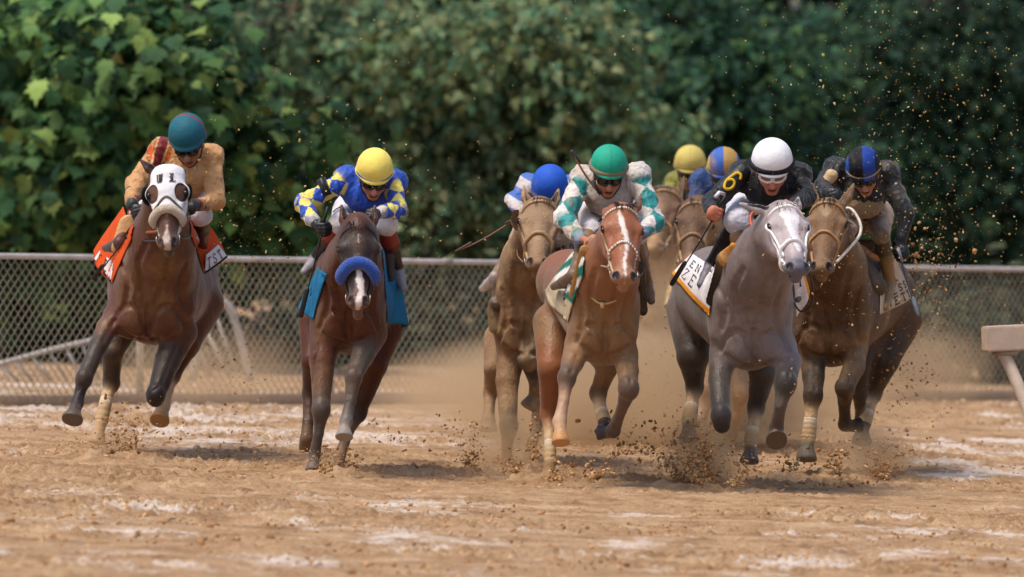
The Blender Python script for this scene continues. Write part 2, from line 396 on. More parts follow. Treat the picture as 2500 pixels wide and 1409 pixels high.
# ---------------------------------------------------------------- chain link fence, seen obliquely
FA = np.array([-3.79, 63.1]); FB = np.array([4.33, 72.1]); FD = (FB - FA) / np.linalg.norm(FB - FA)
M['galv'] = mat_col('dirty_galvanised_steel', rough=.55, spec=.5, var=.2, vscale=9, bump=.2, bscale=60)
def fp(t, h):                              # a point t metres along the fence from its left mark, h above the ground
    x, y = FA + FD * t; return np.array([x, y, gz(x) + h])
def fence():
    H = 1.105
    root = bpy.data.objects.new('chain_link_fence', None); C.collection.objects.link(root); root.location = fp(6, 0)
    tag(root, 'long dusty chain link fence with a pale top rail behind the horses', 'fence')
    inv = -fp(6, 0)
    def sh(a): return np.asarray(a) + inv
    mb = MB(); rail = [sh(fp(t, H)) for t in np.linspace(-4, 17, 43)]
    mb.tube(rail, .0225, 10, lin('#b9b0ac'))
    for t in (-1.3, 1.15, 4.9, 8.6, 12.4): mb.tube([sh(fp(t - .04, H)), sh(fp(t + .04, H))], .030, 10, lin('#8f8680'))
    mb.build('top_rail', M['galv'], root)
    mb = MB(); W_ = .0765; r = .0034; wc = lin('#a29884')
    k0, k1 = int(-4 / W_), int(17 / W_); ht = H - .03; per = ht / .088 * W_     # a wire climbs this far along the fence
    V = []; Q = []
    n = 0
    ns = 12
    for s_ in (1, -1):
        for k in range(k0 - 14, k1 + 14):
            t0 = k * W_
            ts = np.linspace(0, 1, ns + 1)
            pa = np.array([sh(fp(t0 + s_ * per * t, .02 + ht * t)) for t in ts])
            if pa[:, 0].max() < -6.8 or pa[:, 0].min() > 10: continue
            # slight sag / unevenness of the mesh
            off = (np.sin(pa[:, 0] * 3.1 + pa[:, 2] * 5) + np.sin(pa[:, 0] * 1.3)) * .008
            nrm = np.array([FD[1], -FD[0], 0]); pa = pa + nrm * (off[:, None] + s_ * r * .8)
            dirv = np.array([FD[0], FD[1], 0])
            wn = np.array([-dirv[0] * .75, -dirv[1] * .75, s_ * .66])
            for j, (a, b) in enumerate(((wn * r, nrm * r * 0), (-wn * r * .5, nrm * r), (-wn * r * .5, -nrm * r))):
                V.append(pa + a + b)
            base = n
            for i in range(ns):
                for j in range(3):
                    c = (j + 1) % 3; m_ = ns + 1
                    Q.append([base + j*m_ + i, base + c*m_ + i, base + c*m_ + i + 1, base + j*m_ + i + 1])
            n += 3 * (ns + 1)
    V = np.concatenate(V); mb.add(V, Q, wc)
    mb.build('wire_mesh', M['galv'], root)
    for px in (-420, 352, 817, 1330, 1790, 2188):
        # solve the distance along the fence where it crosses that image column
        ts = np.linspace(-4, 17, 2000); xx = FA[0] + FD[0] * ts; yy = FA[1] + FD[1] * ts
        t = ts[np.argmin(np.abs(1250 + xx / yy * F - px))]
        b = MB(); nrm = np.array([FD[1], -FD[0], 0]) * -.045
        b.tube([sh(fp(t, -.1)) + nrm, sh(fp(t, H + .0)) + nrm], .030, 10, lin('#c3b39d')); b.build('post', M['galv'], root)
    b = MB(); ps = [sh(fp(t, -.02)) for t in np.linspace(-4, 17, 43)]
    b.tube([p_ + np.array([0, 0, .04]) for p_ in ps], .065, 8, lin('#ae9072'), flat=((FD[1], -FD[0], 0), .25)); b.build('kick_board', M['plain'], root)
fence()

# pipe railings behind the fence
def railing(name, label, pts, rad, pick, ploc, col=lin('#a39b93')):
    root = bpy.data.objects.new(name, None); C.collection.objects.link(root); o = pts[0]; root.location = Vector([float(v) for v in o])
    tag(root, label, 'railing', group='pipe railings beyond the fence')
    b = MB(); b.tube(smooth_path(np.array(pts) - o, 6), rad, 8, col); b.build('rail', M['galv'], root)
    for (a, c) in pick:
        b = MB(); b.tube([np.array(a) - o, np.array(c) - o], rad * .55, 6, col); b.build('baluster', M['galv'], root)
D1 = 68.0
railing('pipe_railing', 'low grey sloping pipe railing with leaning balusters at far left', [P(-60, 905, D1), P(60, 872, D1), P(150, 848, D1), P(265, 822, D1)], .022,
        [(P(x, 905 - (x + 60) * .255, D1), P(x + 45, 930, D1)) for x in (0, 35, 78, 120, 160, 198)], None)
railing('pipe_railing', 'tall bent grey pipe railing right of the tan jockey', [P(470, 930, D1), P(490, 800, D1), P(512, 752, D1), P(540, 737, D1), P(565, 762, D1), P(590, 840, D1), P(612, 930, D1)], .034,
        [(P(500, 800, D1), P(560, 920, D1)), (P(475, 830, D1), P(515, 920, D1)), (P(525, 765, D1), P(575, 905, D1))], None)

# running rail end at the right, near side of the track
def running_rail():
    d = 57.0; root = bpy.data.objects.new('running_rail', None); C.collection.objects.link(root); o = P(2403, 1000, d); root.location = Vector([float(v) for v in o])
    tag(root, 'end of a cream running rail on a slanting metal leg at the right edge', 'rail')
    b = MB(); a = P(2403, 828, d) - o; e = a + A(1.15, .25, .045)
    dirv = unit(e - a); sd = unit(np.cross(dirv, A(0, 0, 1))); up = np.cross(sd, dirv)
    R = np.stack([dirv, sd, up], 1); b.box((a + e) / 2, (np.linalg.norm(e - a), .16, .168), R, lin('#cdb6a2'), bev=.010); b.build('beam', M['plain'], root, smooth=False)
    b = MB(); b.tube(smooth_path([P(2448, 858, d + .03) - o, P(2470, 905, d) - o, P(2512, 1010, d - .1) - o, P(2530, 1120, d - .2) - o], 6), .042, 14, lin('#c9b5a2')); b.build('leg', M['galv'], root)
    b = MB(); b.box(P(2452, 862, d + .03) - o, (.17, .12, .03), None, lin('#a58e7a'), bev=.006); b.build('bracket', M['galv'], root)
running_rail()

# ---------------------------------------------------------------- trees
def leaf_mat(name, cols, trans=.15, spec=.16):
    m, t, b = new_mat(name); N = t.nodes; L = t.links
    a = N.new('ShaderNodeAttribute'); a.attribute_name = 'Col'; L.new(a.outputs['Color'], b.inputs['Base Color'])
    b.inputs['Roughness'].default_value = .6; b.inputs['Specular IOR Level'].default_value = spec
    tr = N.new('ShaderNodeBsdfTranslucent'); L.new(a.outputs['Color'], tr.inputs[0])
    mx = N.new('ShaderNodeMixShader'); mx.inputs[0].default_value = trans
    out = N['Material Output']; L.new(b.outputs[0], mx.inputs[1]); L.new(tr.outputs[0], mx.inputs[2]); L.new(mx.outputs[0], out.inputs[0])
    return m
M['leaf'] = leaf_mat('leaf', None); M['wood_leaf'] = leaf_mat('woodland_leaf', None, .05, .03)
M['bark'] = mat_col('bark', rough=.85, spec=.2, bump=1, bscale=18, var=.4, vscale=9, stretch=(1, 1, .3))
def leaf_shape(kind):
    if kind == 'sycamore':                  # five broad pointed lobes with coarse teeth
        pts = [(0, -.12), (.10, -.10), (.30, -.16), (.33, -.02), (.52, .06), (.42, .18), (.60, .42), (.38, .40), (.30, .44), (.26, .64), (.12, .62), (0, .95)]
    elif kind == 'silver':                   # deeply cut narrow lobes
        pts = [(0, -.1), (.08, -.06), (.40, -.12), (.20, .10), (.26, .14), (.58, .34), (.24, .30), (.15, .34), (.26, .58), (.12, .52), (0, .98)]
    else:
        pts = [(0, -.05), (.22, .10), (.27, .35), (.16, .68), (0, .95)]
    pts = pts + [(-x, y) for x, y in pts[-2:0:-1]]
    z = [.10 * abs(x) - .18 * y * y for x, y in pts]
    V = np.array([(0, .2, .03)] + [(x, y, zz) for (x, y), zz in zip(pts, z)], np.float32); n = len(pts)
    T = np.array([[0, 1 + i, 1 + (i + 1) % n] for i in range(n)], np.int32)
    return V, T
def foliage(name, lobes, n, size, kind, cols, parent, o, seed=1, inner=.08, down=.5, mt='leaf'):
    """lobes: (centre, radii, weight). Leaves sit near the lobe surfaces; a share fills the inside."""
    r = np.random.default_rng(seed); LV, LT = leaf_shape(kind)
    w = np.array([l[2] for l in lobes], float); w /= w.sum()
    per = 9; N0 = n; n = n // per; which = r.choice(len(lobes), n, p=w)
    c = np.array([l[0] for l in lobes])[which]; rad = np.array([l[1] for l in lobes])[which]
    dv = r.normal(size=(n, 3)); dv /= np.linalg.norm(dv, axis=1)[:, None]
    rr = np.where(r.random(n) < inner, r.random(n) ** .5, .82 + .3 * r.random(n))
    # break the lobe surface into tufts
    tuft = fbm((dv * 2.2 + c).astype(np.float32), 1.6, 3)
    rr = rr * (.50 + 1.05 * tuft)
    pos = c + dv * rad * rr[:, None]
    # every tuft is a spray of leaves hanging off one twig end
    rep = lambda a_: np.repeat(a_, per, 0)
    pos, dv, rad, c = rep(pos), rep(dv), rep(rad), rep(c); n = len(pos); tl = r.random(n)
    ax_ = dv * np.array([1, .6, .25]) + np.array([0, -.2, -.35]) + rep(r.normal(size=(n // per, 3)) * .45); ax_ /= np.linalg.norm(ax_, axis=1)[:, None]
    lg_, sp_ = (6.5, .34) if kind == 'silver' else (3.4, .42); pos = pos + ax_ * (tl * size * lg_)[:, None] + r.normal(size=(n, 3)) * size * sp_
    lobek = (.42 + .62 * r.random(len(lobes)))[rep(which)]; tuftk = rep(.8 + .4 * r.random(n // per))
    out = dv / rad; out /= np.linalg.norm(out, axis=1)[:, None]
    nrm = out * .55 + np.array([0, -.30, .55]) + r.normal(size=(n, 3)) * .42; nrm /= np.linalg.norm(nrm, axis=1)[:, None]
    tip = out * .5 + np.array([0, -.35, -down * 1.6]) + r.normal(size=(n, 3)) * .45
    tip -= nrm * (tip * nrm).sum(1)[:, None]; tip /= np.linalg.norm(tip, axis=1)[:, None] + 1e-9
    sx = np.cross(tip, nrm); sz = size * (.45 + .8 * r.random(n))
    V = pos[:, None, :] + sz[:, None, None] * (LV[None, :, 0:1] * sx[:, None] + LV[None, :, 1:2] * tip[:, None] + LV[None, :, 2:3] * nrm[:, None])
    nv = len(LV); T = LT[None] + (np.arange(n) * nv)[:, None, None]
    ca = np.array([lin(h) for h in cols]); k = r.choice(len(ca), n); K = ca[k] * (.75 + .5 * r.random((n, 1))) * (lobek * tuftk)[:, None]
    K = np.repeat(K, nv, 0); V = V.reshape(-1, 3) - np.asarray(o)
    me = mesh_np(name, V, T.reshape(-1, 3), K); ob = link(name, me, M[mt], parent, smooth=False)
    return ob
def tree(name, label, cat, base, trunk_h, tr, lobes, n, size, kind, cols, seed, down=.5, inner=.08, bark='#332a24'):
    base = np.array(base, float); root = bpy.data.objects.new(name, None); C.collection.objects.link(root); root.location = base
    tag(root, label, cat, group='trees beyond the fence')
    r = np.random.default_rng(seed + 50); b = MB()
    top = base + np.array([0, 0, trunk_h])
    pts = smooth_path([base - base, np.array([.1, 0, trunk_h * .3]), np.array([-.08, .05, trunk_h * .7]), np.array([0, 0, trunk_h])], 5)
    b.tube(pts, np.linspace(tr * 1.3, tr * .5, len(pts)), 12, lin(bark))
    for (c, rad, _) in lobes:
        s = np.array([0, 0, trunk_h * (.35 + .5 * r.random())]); e = np.array(c) - base
        mid = (s + e) / 2 + np.array([0, 0, .25]) + r.normal(size=3) * .15
        pp = smooth_path([s, mid, e], 6); b.tube(pp, np.linspace(tr * .42, tr * .07, len(pp)), 7, lin(bark))
        for q in range(3):
            e2 = e + r.normal(size=3) * np.array(rad) * .7; b.tube(smooth_path([pp[-4], (pp[-4] + e2) / 2 + r.normal(size=3) * .08, e2], 4), np.linspace(tr * .12, tr * .03, 9), 5, lin(bark))
    b.build('trunk', M['bark'], root)
    foliage('crown', lobes, n, size, kind, cols, root, base, seed, inner, down)
    return root
def L_(px, py, d, rx, ry, rd=None, w=None):   # a lobe given in the photograph's pixels at distance d
    s = d / F; c = P(px, py, d); rx *= .86; ry *= .80; r = (rx * s, (rd if rd else (rx + ry) * .5 * s), ry * s)
    return (c.astype(float), r, w if w else rx * ry)
def base_at(px, d): x = (px - 1250) * d / F; return (x, d, gz(x))

G1 = ['#587e48', '#4a7442', '#6e9050', '#3c633c', '#8ea85a', '#34583a', '#628848', '#446c44']
G2 = ['#6a8a5c', '#768a66', '#527454', '#829268', '#5a7c5c', '#90986c', '#4a7054']
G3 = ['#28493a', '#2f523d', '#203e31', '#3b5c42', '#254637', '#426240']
d1 = 73.0
tree('sycamore_tree', 'broad leaved sycamore with bright green lobed leaves filling the upper left', 'tree', base_at(250, d1 + 2), 4.5, .26, [
    L_(90, 90, d1 + 1, 190, 130), L_(330, 60, d1, 140, 120), L_(400, 190, d1 - .4, 130, 110), L_(250, 230, d1, 150, 100),
    L_(-20, 300, d1 + .6, 70, 90), L_(320, 260, d1 - .3, 110, 70), L_(270, 400, d1 - .2, 130, 100), L_(180, 430, d1 + .2, 120, 100), L_(120, 560, d1 + .8, 170, 80),
    L_(500, 250, d1 + .2, 70, 90), L_(560, 330, d1 + .4, 110, 70), L_(660, 340, d1 - .1, 110, 60), L_(600, 430, d1 + .3, 130, 80), L_(700, 500, d1 + .4, 90, 70), L_(600, 540, d1 + .6, 120, 70),
    L_(40, 700, d1 + 1.2, 150, 110), L_(300, 560, d1 + 1.4, 150, 100), L_(160, 760, d1 + 1.5, 140, 60)], 8200, .185, 'sycamore', G1 * 5 + ['#88984a', '#8a8a4e'], 11, down=.75)
d2 = 84.0
tree('silver_maple_tree', 'tall grey green maple with fine cut leaves above the yellow helmet', 'tree', base_at(900, d2 + 2), 5.5, .3, [
    L_(700, 90, d2, 150, 110), L_(880, 60, d2 + .5, 130, 100), L_(600, 250, d2 + .7, 70, 60), L_(820, 190, d2 + .2, 120, 70), L_(980, 200, d2, 110, 100), L_(930, 120, d2, 120, 70),
    L_(790, 320, d2 + .8, 80, 70), L_(960, 340, d2 + .4, 120, 110), L_(1060, 280, d2 + .2, 110, 110), L_(860, 420, d2 + 1, 120, 110), L_(1040, 460, d2 + .6, 130, 110), L_(820, 560, d2 + 1.4, 160, 80),
    L_(1060, 580, d2 + 1, 140, 70), L_(900, 700, d2 + 1.6, 200, 70)], 15000, .12, 'silver', G2 + ['#3d5c3c'], 12, inner=.08, bark='#6a5145')
d3 = 83.0
tree('silver_maple_tree', 'olive green maple with hanging feathery sprays above the green helmet', 'tree', base_at(1330, d3 + 2), 5.5, .3, [
    L_(1130, 80, d3, 130, 100), L_(1290, 60, d3 - .3, 120, 90), L_(1400, 90, d3 - .4, 90, 80), L_(1180, 190, d3 + .3, 120, 90), L_(1330, 180, d3, 110, 90), L_(1230, 320, d3 + .4, 130, 110),
    L_(1390, 300, d3 + .1, 110, 110), L_(1170, 440, d3 + .6, 130, 100), L_(1330, 420, d3 + .5, 140, 80), L_(1500, 330, d3 + .5, 100, 110), L_(1190, 570, d3 + .8, 140, 80), L_(1480, 520, d3 + 1.2, 150, 110), L_(1250, 700, d3 + 1.3, 200, 70)],
    15000, .12, 'silver', G2 + ['#6f7a4a', '#747a50', '#5e6b3c'], 13, inner=.08)
d4 = 88.0
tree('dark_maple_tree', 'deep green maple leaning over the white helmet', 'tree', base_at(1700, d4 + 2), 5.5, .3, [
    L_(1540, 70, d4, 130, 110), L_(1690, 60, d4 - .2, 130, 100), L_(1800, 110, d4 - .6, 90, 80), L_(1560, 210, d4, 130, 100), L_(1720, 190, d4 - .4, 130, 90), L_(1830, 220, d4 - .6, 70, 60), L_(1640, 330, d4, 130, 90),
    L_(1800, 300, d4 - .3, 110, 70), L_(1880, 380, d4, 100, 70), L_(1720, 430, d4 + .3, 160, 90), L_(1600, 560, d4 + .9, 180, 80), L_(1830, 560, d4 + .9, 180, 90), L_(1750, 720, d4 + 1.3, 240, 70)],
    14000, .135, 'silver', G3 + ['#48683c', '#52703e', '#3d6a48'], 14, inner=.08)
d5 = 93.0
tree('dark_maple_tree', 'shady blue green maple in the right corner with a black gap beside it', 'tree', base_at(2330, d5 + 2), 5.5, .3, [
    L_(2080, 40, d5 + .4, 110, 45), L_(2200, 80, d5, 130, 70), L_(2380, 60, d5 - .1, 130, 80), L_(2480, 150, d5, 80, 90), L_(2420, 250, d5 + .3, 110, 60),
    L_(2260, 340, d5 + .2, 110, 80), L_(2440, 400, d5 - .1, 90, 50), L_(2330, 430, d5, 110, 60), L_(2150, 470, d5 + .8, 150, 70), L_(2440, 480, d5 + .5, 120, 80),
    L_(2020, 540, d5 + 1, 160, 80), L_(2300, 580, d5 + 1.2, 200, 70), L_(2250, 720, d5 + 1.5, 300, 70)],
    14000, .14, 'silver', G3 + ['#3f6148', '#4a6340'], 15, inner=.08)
# the wood behind them closes the view: large leaves, coloured near-black for the shade in the gaps
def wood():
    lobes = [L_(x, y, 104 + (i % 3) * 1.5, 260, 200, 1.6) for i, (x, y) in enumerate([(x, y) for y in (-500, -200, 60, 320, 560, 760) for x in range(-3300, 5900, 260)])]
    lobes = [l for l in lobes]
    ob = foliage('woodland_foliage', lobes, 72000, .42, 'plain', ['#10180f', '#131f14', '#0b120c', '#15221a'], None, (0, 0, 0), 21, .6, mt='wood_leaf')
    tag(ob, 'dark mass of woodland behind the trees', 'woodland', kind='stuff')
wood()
def hedge():
    lobes = [L_(x, 812 + (x % 400) * .04, 74.6 + x * .0018, 170, 120, .9) for x in range(-400, 3000, 130)]
    ob = foliage('undergrowth', lobes, 12000, .17, 'plain', ['#4f5636', '#39462c', '#2c3a26', '#5b5a3e', '#46402f'], None, (0, 0, 0), 22, .5)
    tag(ob, 'brown green undergrowth showing through the fence', 'undergrowth', kind='stuff')
hedge()
# ---------------------------------------------------------------- horses
class Rig:                                # reads photograph coordinates at a horse's own distance
    def __init__(s, d0): s.d0 = d0; s.s = F / d0
    def p(s, x, y, off=0): return P(x, y, s.d0 + off)
    def r(s, px): return px / s.s
def cval(c, q, p): return c(q, p) if callable(c) else np.asarray(c, np.float32)
def strokes(ch):
    """letters as strokes in a unit box, with serifs"""
    T = {
     'T': [[(0, .8), (0, 1), (.8, 1), (.8, .8)], [(.4, 1), (.4, 0)], [(.22, 0), (.58, 0)]],
     'S': [[(.72, .74), (.7, .92), (.4, 1), (.12, .9), (.1, .7), (.4, .52), (.7, .34), (.68, .1), (.4, 0), (.1, .08), (.08, .26)]],
     'E': [[(.15, 0), (.15, 1)], [(0, 1), (.7, 1), (.7, .84)], [(.15, .52), (.5, .52)], [(0, 0), (.72, 0), (.72, .18)]],
     'Z': [[(.08, .8), (.08, 1), (.7, 1), (.05, 0), (.72, 0), (.72, .2)]],
     'N': [[(.12, 0), (.12, 1), (.7, 0), (.7, 1)], [(0, 1), (.2, 1)], [(0, 0), (.26, 0)], [(.58, 1), (.84, 1)]],
     'Y': [[(.1, 1), (.42, .5), (.74, 1)], [(.42, .5), (.42, 0)], [(.26, 0), (.58, 0)], [(0, 1), (.2, 1)], [(.64, 1), (.84, 1)]],
     'I': [[(.3, 0), (.3, 1)], [(.12, 0), (.48, 0)], [(.12, 1), (.48, 1)]],
     'R': [[(.15, 0), (.15, 1), (.55, .97), (.65, .76), (.5, .55), (.15, .52)], [(.4, .52), (.75, 0)], [(0, 0), (.3, 0)]],
     '6': [[(.7, .82), (.52, 1), (.22, .95), (.1, .6), (.1, .25), (.3, 0), (.58, .02), (.74, .26), (.6, .5), (.32, .54), (.12, .36)]],
     'W': [[(.0, .95), (.12, 1), (.16, .15), (.3, 0)], [(.3, 0), (.42, .12), (.42, .95)], [(.3, .98), (.42, .9)], [(.42, .12), (.58, 0), (.72, .2), (.72, .85), (.84, 1)], [(.58, 0), (.56, .96)]],
     'L': [[(.1, 1), (.26, .88), (.26, .2), (.1, .02)], [(.0, .0), (.3, .1), (.6, 0), (.82, .16)], [(.26, .9), (.5, 1), (.62, .82)], [(.42, .86), (.42, .1)], [(.05, .5), (.3, .56)]],
     'K': [[(.15, 0), (.15, 1)], [(.7, 1), (.15, .45)], [(.35, .6), (.75, 0)], [(0, 0), (.3, 0)], [(0, 1), (.3, 1)]],
     'A': [[(0, 0), (.38, 1), (.78, 0)], [(.16, .38), (.6, .38)]],
    }
    return T[ch]
def lettering(fn, text, u0, v0, w, h, gap, width, col, parent, name='letter', off=.004):
    """fn(u,v)->(point, normal); letters run along +u, up along -v; each letter is one mesh"""
    u = u0
    for ch in text:
        if ch == ' ': u += gap * 1.2; continue
        mb = MB(); p0, n0 = fn(u + .4 * w, v0 - .5 * h)
        for st in strokes(ch):
            st = smooth_path([(a, b, 0) for a, b in st], 4)[:, :2] if ch in 'S6' else np.array(st, float)
            pts = []
            for a, b in st:
                p, n = fn(u + a * w, v0 - b * h); pts.append(p + n * off)
            mb.tube(np.array(pts), width, 6, col, flat=(n0, .4))
        mb.build(name, M['plain'], parent); u += w + gap

def patch(name, rig, TL, TR, BR, BL, colfn, parent, bulge=.03, nu=26, nv=26, th=.008, wave=.008, mat='cloth', rim=None, lift=0):
    """a piece of cloth spanned by four photographed corners (x, y, depth); returns (object, fn)"""
    c = [rig.p(*q) for q in (TL, TR, BR, BL)]
    n0 = unit(np.cross(c[1] - c[0], c[3] - c[0]))
    if n0[1] > 0: n0 = -n0
    def fn(u, v):
        p = (c[0]*(1-u) + c[1]*u) * (1-v) + (c[3]*(1-u) + c[2]*u) * v
        b = bulge * 4 * u * (1-u) * (.4 + .6 * v) + wave * math.sin(u * 7 + v * 3) * v
        return p + n0 * b, n0
    V = []; K = []
    for side in (0, 1):
        for j in range(nv + 1):
            for i in range(nu + 1):
                u, v = i / nu, j / nv; p, n = fn(u, v); V.append(p - n * th * side); K.append(colfn(u, v))
    V = np.array(V, np.float32); K = np.array(K, np.float32); m = (nu + 1) * (nv + 1); Q = []
    for j in range(nv):
        for i in range(nu):
            a = j * (nu + 1) + i; Q.append([a, a + nu + 1, a + nu + 2, a + 1]); Q.append([m + a, m + a + 1, m + a + nu + 2, m + a + nu + 1])
    for i in range(nu):
        Q.append([i, i + 1, m + i + 1, m + i]); a = nv * (nu + 1) + i; Q.append([a, m + a, m + a + 1, a + 1])
    for j in range(nv):
        a = j * (nu + 1); b = a + nu + 1; Q.append([a, m + a, m + b, b]); Q.append([a + nu, b + nu, m + b + nu, m + a + nu])
    o = link(name, mesh_np(name, V, Q, K), M[mat], parent); return o, fn

def dirt_post(seed, col, amount, scale=5.0, spots=.0):
    """dried mud thrown over a surface, an uneven stain with its own shape"""
    col = np.array(col, np.float32)
    def f(V, K):
        n = fbm(V + seed, scale, 4); t = np.clip((n - (1 - amount) + .06) / .34, 0, 1)
        if spots: t = np.maximum(t, np.clip((vnoise(V + seed, 75) - (1 - spots)) / .06, 0, 1) * .8)
        return K * (1 - t[:, None]) + col * t[:, None] * (.75 + .5 * vnoise(V, 30))[:, None]
    return f

def head_frame(rig, H):
    """poll (x,y,off), nose (x,y,off), yaw, roll; local axes u (to the image right), v (out of the face), w (down the face)"""
    a = rig.p(*H['poll']); b = rig.p(*H['nose']); w = unit(b - a); L = float(np.linalg.norm(b - a))
    y = math.radians(H.get('yaw', 0)); x = np.array([math.cos(y), math.sin(y), 0], np.float32)
    r = math.radians(H.get('roll', 0)); u = unit(x - w * (x @ w)); v = unit(np.cross(w, u))
    if r: u, v = unit(u * math.cos(r) + v * math.sin(r)), unit(v * math.cos(r) - u * math.sin(r))
    return a, L, u, v, w
def head_prims(rig, H, c):
    """c: colours skin, muzzle, inner (ear / nostril), blaze"""
    a, L, u, v, w = head_frame(rig, H); R = np.stack([u, v, w], 1); wd = H.get('wide', 1.0)
    nw = H.get('nosew', wd * .9)
    def wz(z): t = min(1, max(0, (z - .42) / .35)); return wd + (nw - wd) * t * t * (3 - 2 * t)
    def q(x, y, z): return a + L * (u * x * wz(z) + v * y + w * z)
    sk, mz, inn = c['skin'], c['muzzle'], c.get('inner', (.02, .01, .01)); bl = c.get('blaze')
    def face(qq, p):                       # white marking down the face
        l = (p - a) @ R / L; x = l[:, 0] / wd * 1.25; z = l[:, 2]; n = (vnoise(p, 60) - .5) * .03
        if callable(sk): K = sk(qq, p)
        else: K = np.tile(np.asarray(sk, np.float32), (len(p), 1))
        if c.get('ear') is not None:
            t = np.clip((.02 - z) / .05, 0, 1)[:, None]; K = K * (1 - t) + np.asarray(c['ear'], np.float32) * t
        if mz is not None:
            t = np.clip((z - .76 + n) / .12, 0, 1)[:, None]; K = K * (1 - t) + np.asarray(mz, np.float32) * t
        if bl:
            hw = np.interp(z, [b[0] for b in bl['w']], [b[1] for b in bl['w']]); ce = np.interp(z, [b[0] for b in bl['w']], [b[2] for b in bl['w']])
            t = np.clip((hw - np.abs(x - ce) + n * .8) / .018, 0, 1) * (l[:, 1] > -.10); t = t[:, None] * bl.get('amt', 1)
            K = K * (1 - t) + np.asarray(bl['col'], np.float32) * t
        return K
    pr = []
    E = lambda x, y, z, rx, ry, rz, col=face, k=.03, sub=False: pr.append(Ell(q(x, y, z), (L*rx*(wz(z)*.75+.25), L*ry, L*rz), col, k, R, sub))
    Cp = lambda A_, B_, ra, rb, col=face, k=.03, sq=None, sub=False: pr.append(Cap(q(*A_), q(*B_), L*ra, L*rb, col, k, sub=sub))
    E(0, -.15, .10, .135, .16, .17)                      # skull
    E(0, -.12, .27, .150, .13, .17)                      # forehead between the eyes
    Cp((0, -.12, .30), (0, -.085, .84), .118, .086)      # nasal bone
    E(0, -.17, .58, .095, .13, .26, k=.04)
    for s in (-1, 1):
        E(.072*s, -.27, .34, .062, .155, .19)            # jowl
        Cp((.060*s, -.27, .48), (.035*s, -.185, .86), .060, .048)
        E(.118*s, -.085 - (.03 if H.get('hooded') else 0), .30, .050, .055, .075, k=.02)   # orbit
        E(.150*s, -.085, .325, .018, .030, .042, (.006, .004, .003), .006, True)   # eye socket
        Cp((.105*s, -.10, .40), (.085*s, -.10, .62), .028, .016, k=.03)  # facial crest
        E(.060*s, -.078, .925, .054, .062, .072, k=.022) # nostril wing
        E(.072*s, -.030, .940, .030, .040, .044, inn, .010, True)
        # ears
        er = H.get('ears', [(-.115, -.10, -.30), (.115, -.10, -.30)])[0 if s < 0 else 1]
        if er is not None:
            b0 = (.075*s, -.16, .03); ex = np.array(er, float); bb = np.array(b0)
            m1 = bb + (ex - bb) * .42 + np.array([.012*s, .0, 0])
            Cp(tuple(bb), tuple(m1), .044, .054, k=.02); Cp(tuple(m1), tuple(ex), .052, .015, k=.01)
            f1 = bb + (ex - bb) * .22 + np.array([0, .042, 0]); f2 = bb + (ex - bb) * .74 + np.array([0, .034, 0])
            Cp(tuple(f1), tuple(f2), .026, .012, inn, .008, sub=True)
    E(0, -.115, .90, .078, .105, .095)                   # muzzle
    E(0, -.07, .955, .060, .070, .050, k=.02)            # upper lip
    E(0, -.19, .955 + H.get('jaw', 0), .052, .065, .062, k=.02)   # chin
    Cp((-.075, -.150, .962 + H.get('jaw', 0)*.4), (.075, -.150, .962 + H.get('jaw', 0)*.4), .011, .011, (.03, .015, .01), .008, sub=True)   # mouth line
    return pr, (a, L, u, v, w, q, wd)

def bandage(parent, a, b, ra, rb, col, name='leg_bandage'):
    n = 26; t = np.linspace(0, 1, n); pts = a[None] * (1 - t[:, None]) + b[None] * t[:, None]
    r = (ra * (1 - t) + rb * t) * (1 + .05 * np.sin(t * 22)) ; r[0] *= .93; r[-1] *= .93
    mb = MB(); K = np.array(col) ; mb.tube(pts, r, 16, K)
    return mb.build(name, M['cloth'], parent)

NB = [1.16, 1.16, 1.06]
def wrap(X, leg, i=3, t0=.1, t1=1.0, top=lin('#ddcdb4'), low=lin('#b89a74')):
    """a ridged leg bandage round the segment i -> i+1 of a leg"""
    q_ = X.legs[leg]['pts']; a, b = X.rig.p(*q_[i][:3]) + X.inv, X.rig.p(*q_[i+1][:3]) + X.inv; n = 30
    t = np.linspace(t0, t1, n); r = X.rig.r(1) * (q_[i][3] * (1 - t) + q_[i+1][3] * t) + .0055 + .0022 * np.abs(np.sin(t * 15)); r[0] -= .004; r[-1] -= .004
    pts = a[None] * (1 - t[:, None]) + b[None] * t[:, None]; mb = MB(); mb.tube(pts, r, 16, top)
    k = np.array(low, np.float32)[None] * np.ones((len(mb.V[0]), 1), np.float32); m = np.clip(1 - (np.arange(len(k)) // 16) / n * 2.2, 0, 1)[:, None]
    mb.K[0] = (k * (1 - m) + np.array(top, np.float32) * m).astype(np.float32); mb.build('leg_bandage', M['cloth'], X.root)
